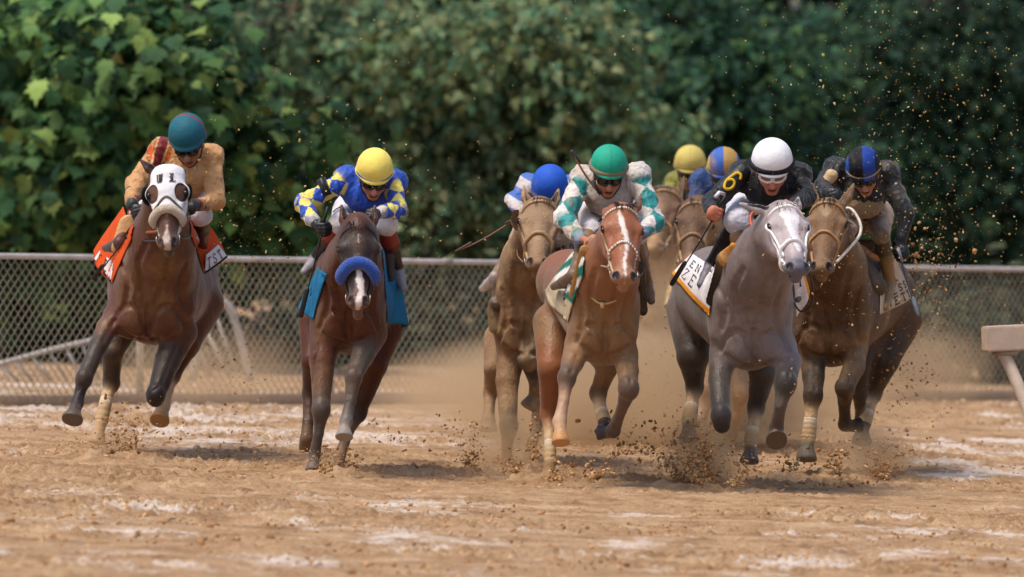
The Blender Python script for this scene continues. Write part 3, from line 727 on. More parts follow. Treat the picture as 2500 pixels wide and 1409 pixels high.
def horse(name, label, d0, H, torso, neck, legs, c, body_extra=(), mat='coat', h=.0078, post=None, kt=.05, group=None, mane=lin('#1a1210'), tail=None):
    rig = Rig(d0); root_p = rig.p(torso['chest'][0], torso['chest'][1], .7); root_p[2] = gz(root_p[0])
    pr = []
    cx, cy, cw, ch = torso['chest']; rx, ry, rr = torso['rump']; roff = torso.get('len', 1.45)
    sk = c['body']
    r = rig.r
    pr.append(Ell(rig.p(cx, cy, .30), (r(cw), .34, r(ch)), sk, kt))
    rb = torso.get('barrel', cw * .98)
    pr.append(Cap(rig.p(cx + (rx-cx)*.15, cy - 6, .50), rig.p(cx + (rx - cx)*.75, ry + 8, roff*.8), r(rb), r(rb*.98), sk, kt, sq=(1, 1, 1.04)))
    pr.append(Ell(rig.p(rx, ry, roff), (r(rr), .36, r(rr*.98)), sk, kt))
    # withers and croup
    wx, wy = torso.get('withers', (cx, cy - ch * .95)); pr.append(Cap(rig.p(wx, wy + 22, .45), rig.p(wx + (rx-wx)*.5, wy + 34, .95), r(26), r(34), sk, .09))
    # breast muscles with the furrow between them, and the points of the shoulders
    pf = torso.get('pec', 1.0); px_, py_ = torso.get('pecc', (cx, cy + ch * .42))
    n_top = neck[0][0]
    for s in (-1, 1):
        pr.append(Ell(rig.p(px_ + s * cw * .38, py_, .075), (r(cw*.40), .085*pf, r(ch*.34)), sk, .05))
        pr.append(Cap(rig.p(cx + s*cw*.52 + (n_top-cx)*.35, cy - ch*.80, .34), rig.p(cx + s*cw*.66, cy + ch*.30, .15), r(cw*.36), r(cw*.28), sk, .06))
        pr.append(Ell(rig.p(cx + s*cw*.34, cy - ch*.12, .10), (r(cw*.42), .12, r(ch*.62)), sk, .07))
    pr.append(Cap(rig.p(px_, py_ - ch*.5, -.040), rig.p(px_, py_ + ch*.26, -.020), .006, .016, None, .035, sub=True))
    # neck, deeper than wide, with the two muscle cords in front
    for i in range(len(neck) - 1):
        (x0, y0, o0, r0), (x1, y1, o1, r1) = neck[i], neck[i+1]; r0 *= NB[i] if i < 3 else 1; r1 *= NB[i+1] if i < 2 else 1
        pr.append(Cap(rig.p(x0, y0, o0), rig.p(x1, y1, o1), r(r0), r(r1), sk, .07, sq=(.92, 1.12, 1)))
    n0, n1 = neck[0], neck[-1]
    for s in (-1, 1):
        pr.append(Cap(rig.p(n0[0] + s*n0[3]*.52, n0[1] + 15, n0[2] - .17), rig.p(n1[0] + s*n1[3]*.45, n1[1] + 25, n1[2] - .02), r(n0[3]*.38), r(n1[3]*.4), sk, .06))
    # legs: chains of (x, y, off, r[, colour])
    for lg in legs:
        pts = lg['pts']
        for i in range(len(pts) - 1):
            a_, b_ = pts[i], pts[i+1]
            ca = a_[4] if len(a_) > 4 else sk; cb = b_[4] if len(b_) > 4 else ca
            pa, pb = rig.p(*a_[:3]), rig.p(*b_[:3])
            def grad(qq, p, ca=ca, cb=cb):
                t = qq.t(p)[:, None]; t = t * t * (3 - 2 * t); return cval(ca, qq, p) * (1 - t) + cval(cb, qq, p) * t
            pr.append(Cap(pa, pb, r(a_[3]), r(b_[3]), grad, .055 if i == 0 else .018))
        ki = lg.get('knee')                 # a bony joint bulges
        if ki is not None:
            q = pts[ki]; pr.append(Ell(rig.p(q[0], q[1], q[2] - .008), (r(q[3]*1.02), r(q[3]*1.12), r(q[3]*1.35)), (q[4] if len(q) > 4 else sk), .02))
            if lg.get('fore', True) and ki + 1 < len(pts):
                q2 = pts[ki+1]; m = (np.array(q[:3]) * .5 + np.array(q2[:3]) * .5)
        # muscle belly of the upper limb
        q0, q1 = pts[0], pts[1]; m = np.array(q0[:3]) * .62 + np.array(q1[:3]) * .38
        # hoof: a cone from coronet to ground edge
        e, f = pts[-1], pts[-2]; hc = lg.get('hoofcol', lin('#2e2a2a')); w_ = lg.get('hoofr', e[3] * 1.25)
        pe = rig.p(*e[:3]); pf_ = rig.p(*f[:3]); dr = unit(pe - pf_); hl = lg.get('hoofl', .075) * 1.15; w_ *= 1.10
        if lg.get('hoofdir'): dr = unit(np.array(lg['hoofdir']))
        pr.append(Cap(pe, pe + dr * hl * .85, r(e[3]) * 1.0, r(w_), hc, .008))
        lg['hoof_end'] = pe + dr * (hl + r(w_) * .35); lg['hoof_dir'] = dr
    DG = 1.5
    def trace(pts):                         # first surface met from the camera through photographed points
        pts = np.array(pts, np.float64); o_ = np.array([0, 0, CAMZ]); dr = np.stack([P(x, y, 50.0) - o_ for x, y in pts]); dr /= dr[:, 1:2]
        t = np.full(len(pts), d0 - 1.3); 
        for _ in range(60):
            p = (o_ + dr * t[:, None]).astype(np.float32); d = field_at(pr, p); t = t + np.clip(d, -.02, .25) * .8
        return p, d
    def groove(pts, rad=.020, depth=.008, k=.018):
        p, d = trace(smooth_path([(x, y, 0) for x, y in pts], 3)[:, :2])
        tw = unit(np.array([0, 0, CAMZ]) - p.mean(0))
        for i in range(len(p) - 1):
            if abs(d[i]) > .02 or abs(d[i+1]) > .02 or np.linalg.norm(p[i] - p[i+1]) > .3: continue
            o1 = tw * (rad * .8 - depth * DG); pr.append(Cap(p[i] + o1, p[i+1] + o1, rad * .8, rad * .8, None, k, sub=True))
    def vein(pts, rad=.0075):
        p, d = trace(smooth_path([(x, y, 0) for x, y in pts], 4)[:, :2])
        for i in range(len(p) - 1):
            if abs(d[i]) > .02 or abs(d[i+1]) > .02 or np.linalg.norm(p[i] - p[i+1]) > .12: continue
            pr.append(Cap(p[i], p[i+1], rad, rad * .9, sk, .012))
    m1 = neck[1] if len(neck) > 1 else neck[0]
    for s in (-1, 1):
        groove([(px_ + s*cw*.07, py_ + ch*.12), (px_ + s*cw*.18, py_ - ch*.16), (px_ + s*cw*.42, py_ - ch*.30), (px_ + s*cw*.66, py_ - ch*.20), (px_ + s*cw*.80, py_ + ch*.06)], .020, .009)
        groove([(m1[0] + s*m1[3]*.55, m1[1] + 8), (cx + s*cw*.36, cy - ch*.55), (cx + s*cw*.26, cy - ch*.22), (px_ + s*cw*.10, py_ - ch*.22)], .024, .008)
        groove([(cx + s*cw*.74, cy - ch*.55), (cx + s*cw*.60, cy - ch*.18), (cx + s*cw*.66, cy + ch*.22)], .024, .007)
        groove([(px_ + s*cw*.10, py_ + ch*.34), (px_ + s*cw*.40, py_ + ch*.30), (px_ + s*cw*.66, py_ + ch*.16)], .018, .008)
        vein([(cx + s*cw*.52, cy - ch*.34), (cx + s*cw*.42, cy - ch*.10), (cx + s*cw*.47, cy + ch*.12), (cx + s*cw*.36, cy + ch*.30)])
    groove([(px_, py_ - ch*.30), (px_, py_), (px_, py_ + ch*.26)], .022, .013)
    for lg in legs:                         # tendons and the split between the forearm muscles
        q_ = lg['pts']
        if len(q_) > 4:
            groove([(q_[0][0]*.5 + q_[1][0]*.5 + q_[1][3]*.2, q_[0][1]*.5 + q_[1][1]*.5), (q_[1][0]*.3 + q_[2][0]*.7 + q_[2][3]*.25, q_[1][1]*.3 + q_[2][1]*.7)], .012, .005, .012)
            ki = lg.get('knee', 2)
            if ki + 1 < len(q_): groove([(q_[ki][0] - q_[ki][3]*.35, q_[ki][1]*.5 + q_[ki+1][1]*.5), (q_[ki+1][0] - q_[ki+1][3]*.35, q_[ki+1][1])], .008, .0035, .008)
    hp, hf = head_prims(rig, H, c); a, L, u, v, w, q, wd = hf
    pr += hp; pr += list(body_extra)
    cuts = None
    root = sdf_mesh(name, pr, h, M[mat], None, noise=[(.003, 9, 'soft'), (.0024, (8, 8, 3), 'ridge'), (.0010, (30, 30, 9), 'ridge')], tau=.014, post=post)
    # hoofs end flat: squash the ends of the hoof cones onto their soles
    me = root.data; n = len(me.vertices); V = np.empty(n * 3, np.float32); me.vertices.foreach_get('co', V); V = V.reshape(-1, 3)
    for lg in legs:
        e, dr = lg['hoof_end'], lg['hoof_dir']; near = np.linalg.norm(V - e, axis=1) < .11
        dd = (V[near] - e) @ dr + .018; V[near] -= np.outer(np.maximum(dd, 0), dr)
    V -= root_p; me.vertices.foreach_set('co', V.ravel()); me.update(); root.location = Vector([float(t) for t in root_p])
    tag(root, label, 'horse', group=group)
    INV = -root_p
    class Ctx: pass
    X = Ctx(); X.root = root; X.rig = rig; X.q = q; X.L = L; X.u = u; X.v = v; X.w = w; X.a = a; X.wd = wd; X.head = hp; X.prims = pr; X.inv = INV; X.H = H; X.legs = legs
    # eyes
    for s in (-1, 1):
        mb = MB(); cc = q(.140*s, -.085, .325) + INV; n_ = 12; V = []; Q = []
        for i in range(n_ + 1):
            for j in range(16):
                th, ph = math.pi * i / n_, 2 * math.pi * j / 16; V.append(cc + L * .033 * (u*math.sin(th)*math.cos(ph) + v*math.sin(th)*math.sin(ph) + w*math.cos(th)))
        for i in range(n_):
            for j in range(16): Q.append([i*16+j, i*16+(j+1) % 16, (i+1)*16+(j+1) % 16, (i+1)*16+j])
        mb.add(V, Q, lin('#170d08')); mb.build('eye', M['gloss'], root)
    # forelock and mane
    mb = MB(); rr_ = np.random.default_rng(int(d0 * 100))
    for i in range(0 if H.get('hooded') else 16):
        x0 = rr_.uniform(-.05, .05); s0 = q(x0, -.10, -.03) + INV; e0 = q(x0 * 2 + rr_.uniform(-.03, .03), .015 + rr_.uniform(0, .03), .10 + rr_.uniform(-.03, .06)) + INV
        mb.tube(smooth_path([s0, (s0 + e0) / 2 + v * .025, e0], 4), np.linspace(.007, .002, 9), 5, np.array(mane) * rr_.uniform(.7, 1.5))
    k0 = q(0, -.20, .0) + INV; k1 = rig.p(wx, wy - 4, .42) + INV
    for i in range(46):
        t = i / 45; b0 = k0 * (1 - t) + k1 * t + A(0, 0, .06 * math.sin(math.pi * t)); e0 = b0 + A(rr_.uniform(-.09, .09), rr_.uniform(.02, .12), rr_.uniform(.0, .05) - .02)
        mb.tube(smooth_path([b0, (b0 + e0) / 2 + A(0, 0, .03), e0], 4), np.linspace(.013, .003, 9), 5, np.array(mane) * rr_.uniform(.7, 1.5))
    mb.build('mane', M['hair'], root)
    mb = MB(); tb = rig.p(rx, ry - rr * .55, roff + .33) + INV
    te = (rig.p(*tail) + INV) if tail is not None else tb + A(.05, .75, -.25)
    for i in range(40):
        j = rr_.normal(size=3) * .05; mb.tube(smooth_path([tb + j * .3, tb * .6 + te * .4 + A(0, .12, .10) + j, te + j * 2], 6), np.linspace(.016, .004, 13), 5, np.array(mane) * rr_.uniform(.7, 1.6))
    mb.build('tail', M['hair'], root)
    return X

def strap(X, mb, pts, r=.008, col=lin('#d8c8a8'), off=.004, snapto=True, n=7, bead=None):
    """pts in head coordinates (units of head length)"""
    p = np.array([X.q(*t) for t in pts]); p = smooth_path(p, n)
    if snapto: p = snap(X.head, p, off)
    mb.tube(p + X.inv, r, 7, col)
    if bead is not None:
        for i in range(0, len(p), 2): 
            c_ = p[i] + X.inv; mb.tube([c_ - X.v * .004, c_ + X.v * .009], [.011, .006], 6, bead)
def bridle(X, col, r=.008, nose_col=None, nose_r=None, nose_z=.60, name='bridle', bead=None, brow=True, cheek=True, figure8=False, rein=True, rein_to=None):
    mb = MB(); nc = col if nose_col is None else nose_col; nr = nose_r or r
    if brow: strap(X, mb, [(-.19, -.20, .16), (-.14, -.03, .12), (-.07, .04, .10), (0, .06, .09), (.07, .04, .10), (.14, -.03, .12), (.19, -.20, .16)], r * 1.1, col, bead=bead)
    strap(X, mb, [(-.16, -.22, .18), (-.12, -.26, .02), (0, -.24, -.06), (.12, -.26, .02), (.16, -.22, .18)], r, col)
    for s in (-1, 1):
        if cheek: strap(X, mb, [(.17*s, -.20, .16), (.17*s, -.16, .30), (.14*s, -.18, .50), (.11*s, -.16, .70), (.10*s, -.14, .83)], r, col)
    zc = nose_z
    strap(X, mb, [(-.03, -.32, zc + .12), (-.11, -.22, zc + .10), (-.13, -.10, zc + .02), (-.08, .03, zc - .05), (0, .06, zc - .07), (.08, .03, zc - .05), (.13, -.10, zc + .02), (.11, -.22, zc + .10), (.03, -.32, zc + .12)], nr, nc, off=nr * .5, bead=bead)
    o = mb.build(name, M['leather'], X.root)
    for s in (-1, 1):                     # bit rings
        b2 = MB(); c = snap(X.head, [X.q(.12*s, -.13, .865)], .008)[0] + X.inv; ang = np.linspace(0, 2*math.pi, 17)
        pts = [c + .032 * (X.w * math.cos(t) + X.v * math.sin(t) * .8 + X.u * .25*s*math.sin(t)) for t in ang]
        b2.tube(pts, .005, 6, lin('#9a9088')); b2.build('bit_ring', M['metal'], o)
    X.bridle = o
    return o
def fleece(X, zc, r, col, name='noseband', span=.15):
    mb = MB(); pts = [(-span, -.16, zc + .09), (-.13, -.06, zc + .03), (-.08, .03, zc - .02), (0, .07, zc - .035), (.08, .03, zc - .02), (.13, -.06, zc + .03), (span, -.16, zc + .09)]
    p = smooth_path(np.array([X.q(*t) for t in pts]), 6); p = snap(X.head, p, r * .75) + X.inv; k = len(p)
    rr = r * np.sqrt(np.clip(1 - (np.linspace(-1, 1, k)) ** 8, .25, 1)); mb.tube(p, rr, 18, col)
    o = mb.build(name, M['fuzzy'], X.root); return o
M['fuzzy'] = mat_col('sheepskin', rough=.95, spec=.1, bump=1.0, bscale=120, var=.12, vscale=50, sheen=.4)
def reins(X, hands, r=.007, col=lin('#2c2019')):
    for s, hnd in zip((-1, 1), hands):
        if hnd is None: continue
        b = X.q(.125*s, -.13, .87); e = X.rig.p(*hnd); m = (b + e) / 2 + A(.04*s, .0, -.07)
        mb = MB(); mb.tube(smooth_path([b + X.inv, m + X.inv, e + X.inv], 8), r, 7, col, flat=((1, 0, 0), .5)); mb.build('rein', M['leather'], X.bridle)
def rein(X, pts, r=.007, col=lin('#3a2a20'), parent=None, name='rein', flat=None):
    mb = MB(); p = smooth_path([X.rig.p(*t) + X.inv for t in pts], 6); mb.tube(p, r, 7, col); return mb.build(name, M['leather'], parent or X.root)
def bit(X, s): return X.q(.125*s, -.13, .87) + X.inv
def slab(X, name, a, b, ra, rb, col, mat='leather', sq=(.45, 1, 1), extra=()):
    """padded flap or seat built as one smooth solid"""
    a, b = clear(X, a, .03), clear(X, b, .03); extra = [((clear(X, e[0], .03), clear(X, e[1], .03)) + tuple(e[2:])) for e in extra]
    pr = [Cap(X.rig.p(*a), X.rig.p(*b), X.rig.r(ra), X.rig.r(rb), col, .02, sq=sq)]
    for e in extra: pr.append(Cap(X.rig.p(*e[0]), X.rig.p(*e[1]), X.rig.r(e[2]), X.rig.r(e[3]), e[4] if len(e) > 4 else col, .03, sq=sq))
    o = sdf_mesh(name, pr, .008, M[mat], None)
    me = o.data; n = len(me.vertices); V = np.empty(n*3, np.float32); me.vertices.foreach_get('co', V); V = V.reshape(-1, 3) + X.inv
    me.vertices.foreach_set('co', V.ravel()); me.update(); o.parent = X.root; return o
def hit_depth(X, pts3):
    """depth of the horse's surface met from the front along the line to each point; nan where the line misses the trunk"""
    o_ = np.array([0, 0, CAMZ]); p0 = np.asarray(pts3, np.float64); dr = p0 - o_; dr /= dr[:, 1:2]; t = np.full(len(p0), X.rig.d0 - 1.3); hd = set(id(q) for q in X.head); pr = [q for q in X.prims if id(q) not in hd]
    for _ in range(50):
        p = (o_ + dr * t[:, None]).astype(np.float32); d = field_at(pr, p); t = t + np.clip(d, -.02, .2) * .8
    t[(np.abs(d) > .01) | (t > X.rig.d0 + 2.2)] = np.nan
    return t
def clear(X, pt, margin=.05):
    t = hit_depth(X, [X.rig.p(*pt)])[0]
    if np.isnan(t) or t < X.rig.d0 - .12 or t - margin > X.rig.d0 + pt[2]: return pt
    return (pt[0], pt[1], float(t - X.rig.d0 - margin))
def cloth(X, name, TL, TR, BR, BL, colfn, letters=(), parent=None, **kw):
    o, fn0 = patch(name, X.rig, TL, TR, BR, BL, colfn, None, **kw)
    def drape(p, lay=0.0):                  # the cloth lies on the horse wherever the body is in its way
        t = hit_depth(X, p); o_ = np.array([0, 0, CAMZ]); dr = (p - o_) / p[:, 1:2]; y = p[:, 1].copy()
        m = ~np.isnan(t) & (t > X.rig.d0 - .15) & (t - .026 < y); y[m] = t[m] - .026 - lay; return (o_ + dr * y[:, None]).astype(np.float32)
    me = o.data; n = len(me.vertices); V = np.empty(n*3, np.float32); me.vertices.foreach_get('co', V); V = V.reshape(-1, 3).astype(np.float64); h_ = n // 2
    V[:h_] = drape(V[:h_], .008 + kw.get('lift', 0)); V[h_:] = drape(V[h_:], kw.get('lift', 0)); me.vertices.foreach_set('co', V.astype(np.float32).ravel())
    G_ = V[:h_].reshape(27, 27, 3)
    def fn(u, v):
        x, y = min(max(u, 0), 1) * 26, min(max(v, 0), 1) * 26; i, j = min(int(x), 25), min(int(y), 25); a_, b_ = x - i, y - j
        p = (G_[j, i] * (1-a_) + G_[j, i+1] * a_) * (1-b_) + (G_[j+1, i] * (1-a_) + G_[j+1, i+1] * a_) * b_; return p, fn0(u, v)[1]
    me = o.data; n = len(me.vertices); V = np.empty(n*3, np.float32); me.vertices.foreach_get('co', V); V = V.reshape(-1, 3) + X.inv
    me.vertices.foreach_set('co', V.ravel()); me.update(); o.parent = X.root
    f2 = lambda u, v: ((lambda pn: (pn[0] + X.inv, pn[1]))(fn(u, v)))
    for (t, u0, v0, w_, h_, g, wd, col) in letters: lettering(f2, t, u0, v0, w_, h_, g, wd, col, o)
    return o
HERD = {}
TAN = lin('#a8815c'); DK = lin('#241612')
def two(c1, c2, axis=2, lo=0, hi=1):
    """colour that changes over a height range (a coat pattern)"""
    c1 = np.asarray(c1, np.float32); c2 = np.asarray(c2, np.float32)
    def f(q, p):
        t = np.clip((p[:, axis] - lo) / (hi - lo) + (fbm(p, 5, 3) - .5) * .5, 0, 1)[:, None]; return c1 * (1 - t) + c2 * t
    return f
# ------------------------------------------------ 1: bay with the white hood
BAY1 = lin('#572e1b'); LEG1 = lin('#3c2e25'); MUD1 = lin('#8a6844'); SOCK = lin('#c9a77e')
X = horse('racehorse', 'dark bay horse in a white blinker hood under the tan jacketed jockey', 55.0,
    dict(poll=(405, 402, -.35), nose=(408, 600, -.62), yaw=-6, wide=1.45, nosew=1.05, ears=[(-.20, -.10, -.13), (.10, -.25, -.04)], jaw=.03, hooded=True),
    dict(chest=(375, 715, 108, 128), rump=(410, 690, 128), barrel=120, len=1.45, withers=(400, 590), pecc=(362, 785)),
    [(385, 660, .22, 92), (395, 590, -.02, 72), (402, 500, -.22, 50), (404, 450, -.27, 42)],
    [dict(pts=[(292, 765, .22, 36), (262, 800, .08, 26), (240, 845, -.05, 22, LEG1), (205, 925, -.20, 19, LEG1), (196, 955, -.22, 13, DK), (188, 985, -.26, 15, DK), (182, 1003, -.33, 15, DK)], knee=3, hoofcol=lin('#5a4a3c'), hoofr=24, hoofl=.06, hoofdir=(-.15, -.5, -.65)),
     dict(pts=[(440, 810, .22, 42), (410, 880, .10, 31, LEG1), (380, 965, -.05, 22, DK), (392, 945, .18, 14, DK), (398, 925, .40, 15, DK)], knee=2, hoofr=20, hoofcol=DK, hoofdir=(.1, .7, .3)),
     dict(pts=[(300, 780, 1.0, 52), (275, 860, .85, 27, LEG1), (272, 935, .95, 20, LEG1), (262, 965, .9, 13, SOCK), (247, 1030, .82, 15, SOCK), (243, 1050, .80, 13, SOCK)], knee=2, hoofcol=lin('#b08a62'), hoofr=22, hoofl=.075, hoofdir=(-.25, -.1, -1)),
     dict(pts=[(480, 740, 1.35, 68), (450, 840, 1.15, 38, BAY1), (420, 915, 1.2, 20, LEG1), (410, 950, 1.12, 13, SOCK), (398, 990, 1.05, 17, SOCK), (394, 1008, 1.0, 17, SOCK)], knee=2, hoofcol=lin('#b5824e'), hoofr=23, hoofl=.06, hoofdir=(-.15, -.6, -.6))],
    dict(body=BAY1, skin=lin('#4a2a1f'), muzzle=lin('#4a3834'), blaze=dict(col=lin('#cdb5aa'), w=[(.38, 0, 0), (.42, .035, 0), (.55, .02, 0), (.7, .0, 0), (.80, .02, 0), (.92, .05, -.01), (1, .04, 0)], amt=.9)),
    post=dirt_post(3, lin('#7d5a38'), .40, 4), mane=lin('#1c1310'))
HERD[1] = X; R1 = X.rig
# white blinker hood: a skin over the upper head with eye holes
def hood(X, col, holes):
    pr = []
    for p_ in X.head:
        if p_.sub: continue
        if isinstance(p_, Ell):
            l = (p_.c - X.a) @ X.w / X.L
            if l < .62 and p_.r.max() > X.L * .05: pr.append(Ell(p_.c, p_.r + .008, col, p_.k, p_.R))
        else:
            lb = (p_.b - X.a) @ X.w / X.L; la = (p_.a - X.a) @ X.w / X.L
            if min(la, lb) > -.02 and la < .52: pr.append(Cap(p_.a, p_.a + (p_.b - p_.a) * min(1, max(.2, (.56 - la) / (lb - la + 1e-5))), p_.ra + .008, p_.rb + .008, col, p_.k))
    for s in (-1, 1):
        pr.append(Ell(X.q(.118*s, -.02, .335), (.043, .07, .062), lin('#1a100b'), .006, np.stack([X.u, X.v, X.w], 1), True))
    cut = [(X.q(0, 0, .565), X.w), (X.q(0, -.30, 0), -X.v), (X.q(0, -.1, -.02), -X.w)]
    o = sdf_mesh('blinker_hood', pr, .006, M['cloth'], None, cut=cut, tau=.004)
    me = o.data; n = len(me.vertices); V = np.empty(n*3, np.float32); me.vertices.foreach_get('co', V); V = V.reshape(-1, 3) + X.inv
    me.vertices.foreach_set('co', V.ravel()); me.update(); o.parent = X.root
    for s in (-1, 1):                     # half cups beside the eyes
        mb = MB(); V = []; Q = []; m_ = 12
        for j in range(6):
            for i in range(m_):
                th = math.pi * (-.5 + i / (m_ - 1)) ; rr = .055 * math.cos(j / 5 * math.pi / 2 * .9) ; dep = .055 * math.sin(j / 5 * math.pi / 2)
                V.append(X.q(.135*s, -.10, .325) + X.inv + X.w * math.sin(th) * rr * 1.25 - X.v * math.cos(th) * rr * 1 + X.u * s * (.012 + dep * .7) + X.v * dep * .5)
        for j in range(5):
            for i in range(m_ - 1): a_ = j*m_+i; Q.append([a_, a_+1, a_+m_+1, a_+m_])
        mb.add(V, Q, lin('#26211f')); mb.build('blinker_cup', M['leather'], o)
    def fn(u_, v_):                      # lettering plane on the brow
        p_ = X.q((u_ - .5) * .26, .10, .14 + (v_ - .5) * .16); p2 = snap(pr, [p_], .004)[0] + X.inv; return p2, X.v
    lettering(fn, 'W', .10, 1.0, .34, .62, .1, .0040, lin('#3a342f'), o, off=.002); lettering(fn, 'L', .62, 1.0, .34, .62, .1, .0040, lin('#3a342f'), o, off=.002)
    return o
hood(X, lin('#e6e2e4'), None)
bridle(X, lin('#d9cfc6'), .007, nose_z=.60, brow=False, cheek=True)
fleece(X, .60, .030, lin('#d6c2ab'), name='sheepskin_noseband')
mb = MB(); strap(X, mb, [(-.15, -.10, .56), (-.12, .0, .50), (-.06, .06, .44), (0, .08, .41), (.06, .06, .44), (.12, .0, .50), (.15, -.10, .56)], .009, lin('#5d5a44')); mb.build('cross_strap', M['leather'], X.root)
ORG = lin('#cc4f1e'); WHT = lin('#e0d6d4'); BLU = lin('#2a2f55'); BLK = lin('#14100f')
cloth(X, 'saddle_cloth', (300, 505, .95), (330, 560, .70), (270, 688, .75), (228, 612, 1.15), lambda u, v: ORG, bulge=.05)
cloth(X, 'number_panel', (243, 612, .98), (275, 640, .72), (268, 688, .70), (228, 634, .98), lambda u, v: (BLK if v > .86 else WHT), bulge=.004, wave=0, lift=.010, letters=[('SE', .14, .80, .26, .62, .14, .0038, BLK)])
cloth(X, 'saddle_cloth', (455, 530, .72), (520, 560, .9), (553, 622, 1.1), (500, 668, .72), lambda u, v: ORG, bulge=.05)
cloth(X, 'number_panel', (505, 622, .70), (534, 598, .90), (556, 628, .95), (502, 668, .68), lambda u, v: (BLK if v > .88 else WHT), bulge=.004, wave=0, lift=.010, letters=[('TST', .06, .78, .22, .55, .09, .0036, BLU)])
slab(X, 'saddle', (316, 552, .30), (287, 606, .34), 29, 17, lin('#c59a62'), sq=(1, .3, 1), extra=[((330, 520, .7), (470, 520, .75), 20, 20, lin('#a8502a')), ((462, 560, .62), (478, 590, .6), 14, 10, lin('#8a5a3a'))])
mb = MB(); mb.tube(smooth_path([R1.p(312, 578, -.02) + X.inv, R1.p(345, 570, -.18) + X.inv, R1.p(385, 566, -.42) + X.inv], 5), .012, 8, lin('#8f4a2c'), flat=((0, 1, 0), .5)); mb.build('rein', M['leather'], X.bridle)
# ------------------------------------------------ 2: brown with blue noseband
BR2 = lin('#4f2410'); LG2 = lin('#4e4036')
X = horse('racehorse', 'dark brown horse with a bright blue fleece noseband under the yellow helmet', 53.3,
    dict(poll=(876, 535, -.35), nose=(874, 742, -.68), yaw=2, wide=1.36, nosew=1.0, ears=[(-.13, -.10, -.22), (.12, -.10, -.22)], jaw=.05),
    dict(chest=(852, 745, 90, 122), rump=(880, 730, 104), barrel=100, len=1.4, withers=(870, 610), pecc=(850, 795)),
    [(855, 680, .22, 78), (865, 640, .02, 64), (872, 590, -.20, 48), (874, 560, -.27, 42)],
    [dict(pts=[(800, 800, .2, 44), (787, 880, .08, 31, BR2), (784, 1000, -.08, 20, LG2), (777, 1060, -.08, 12, LG2), (768, 1110, -.06, 14.5, LG2), (766, 1122, -.08, 12, LG2)], knee=2, hoofcol=lin('#6b5a50'), hoofr=18, hoofl=.065, hoofdir=(-.05, -.35, -1)),
     dict(pts=[(905, 815, .2, 40), (885, 870, .02, 27, LG2), (863, 922, -.15, 19, LG2), (855, 980, -.22, 12.5, LG2), (845, 1030, -.28, 15, lin('#6b625e')), (842, 1044, -.30, 13, lin('#a08c78'))], knee=2, hoofcol=lin('#8a8078'), hoofr=20, hoofl=.06, hoofdir=(-.05, -.45, -.8)),
     dict(pts=[(778, 800, 1.2, 50), (762, 880, 1.0, 27, BR2), (757, 960, 1.1, 18, lin('#3a2416')), (752, 1030, 1.0, 12, lin('#4a3220')), (748, 1072, .95, 16, lin('#6e5236'))], knee=2, hoofcol=lin('#5a4028'), hoofr=17, hoofl=.06, hoofdir=(.0, .4, -.8)),
     dict(pts=[(935, 790, 1.25, 56), (912, 890, 1.1, 34, BR2), (874, 1005, 1.2, 21, lin('#3a261c')), (850, 1055, 1.1, 12.5, lin('#6a5440')), (830, 1112, 1.0, 14, lin('#8a6c50')), (828, 1124, .98, 12, lin('#8a6c50'))], knee=2, hoofcol=lin('#7a5c40'), hoofr=16, hoofl=.06, hoofdir=(-.05, -.3, -1))],
    dict(body=BR2, ear=lin('#512c1c'), inner=lin('#2a1710'), skin=lin('#2b1912'), muzzle=lin('#5a3c30'), blaze=dict(col=lin('#e2d2cc'), w=[(.50, 0, 0), (.53, .03, 0), (.60, .025, 0), (.72, .045, .02), (.85, .035, .03), (.95, .045, .02), (1, .03, 0)])),
    post=dirt_post(9, lin('#6e4a28'), .36, 4, spots=.03), mane=lin('#1a100c'))
HERD[2] = X; R2 = X.rig
bridle(X, lin('#2a1c16'), .008, nose_z=.62)
fleece(X, .585, .041, lin('#1f4fae'), name='blue_fleece_noseband', span=.18)
# a dark mesh hood over the brow
mb = MB(); TEAL = lin('#24709a')
cloth(X, 'saddle_cloth', (778, 652, .9), (796, 668, .6), (760, 778, .75), (734, 740, 1.1), lambda u, v: TEAL, bulge=.05)
cloth(X, 'saddle_cloth', (935, 592, .7), (972, 615, .95), (985, 800, 1.1), (948, 790, .65), lambda u, v: TEAL, bulge=.07, letters=[('ER', .62, .96, .16, .09, .05, .003, lin('#d8dce0'))])
slab(X, 'saddle', (815, 625, .66), (805, 660, .64), 15, 12, lin('#b98f50'), sq=(1, .3, 1), extra=[((830, 595, .7), (935, 595, .75), 16, 16, lin('#5a3018')), ((950, 620, .62), (956, 680, .6), 14, 10, lin('#3a2016'))])
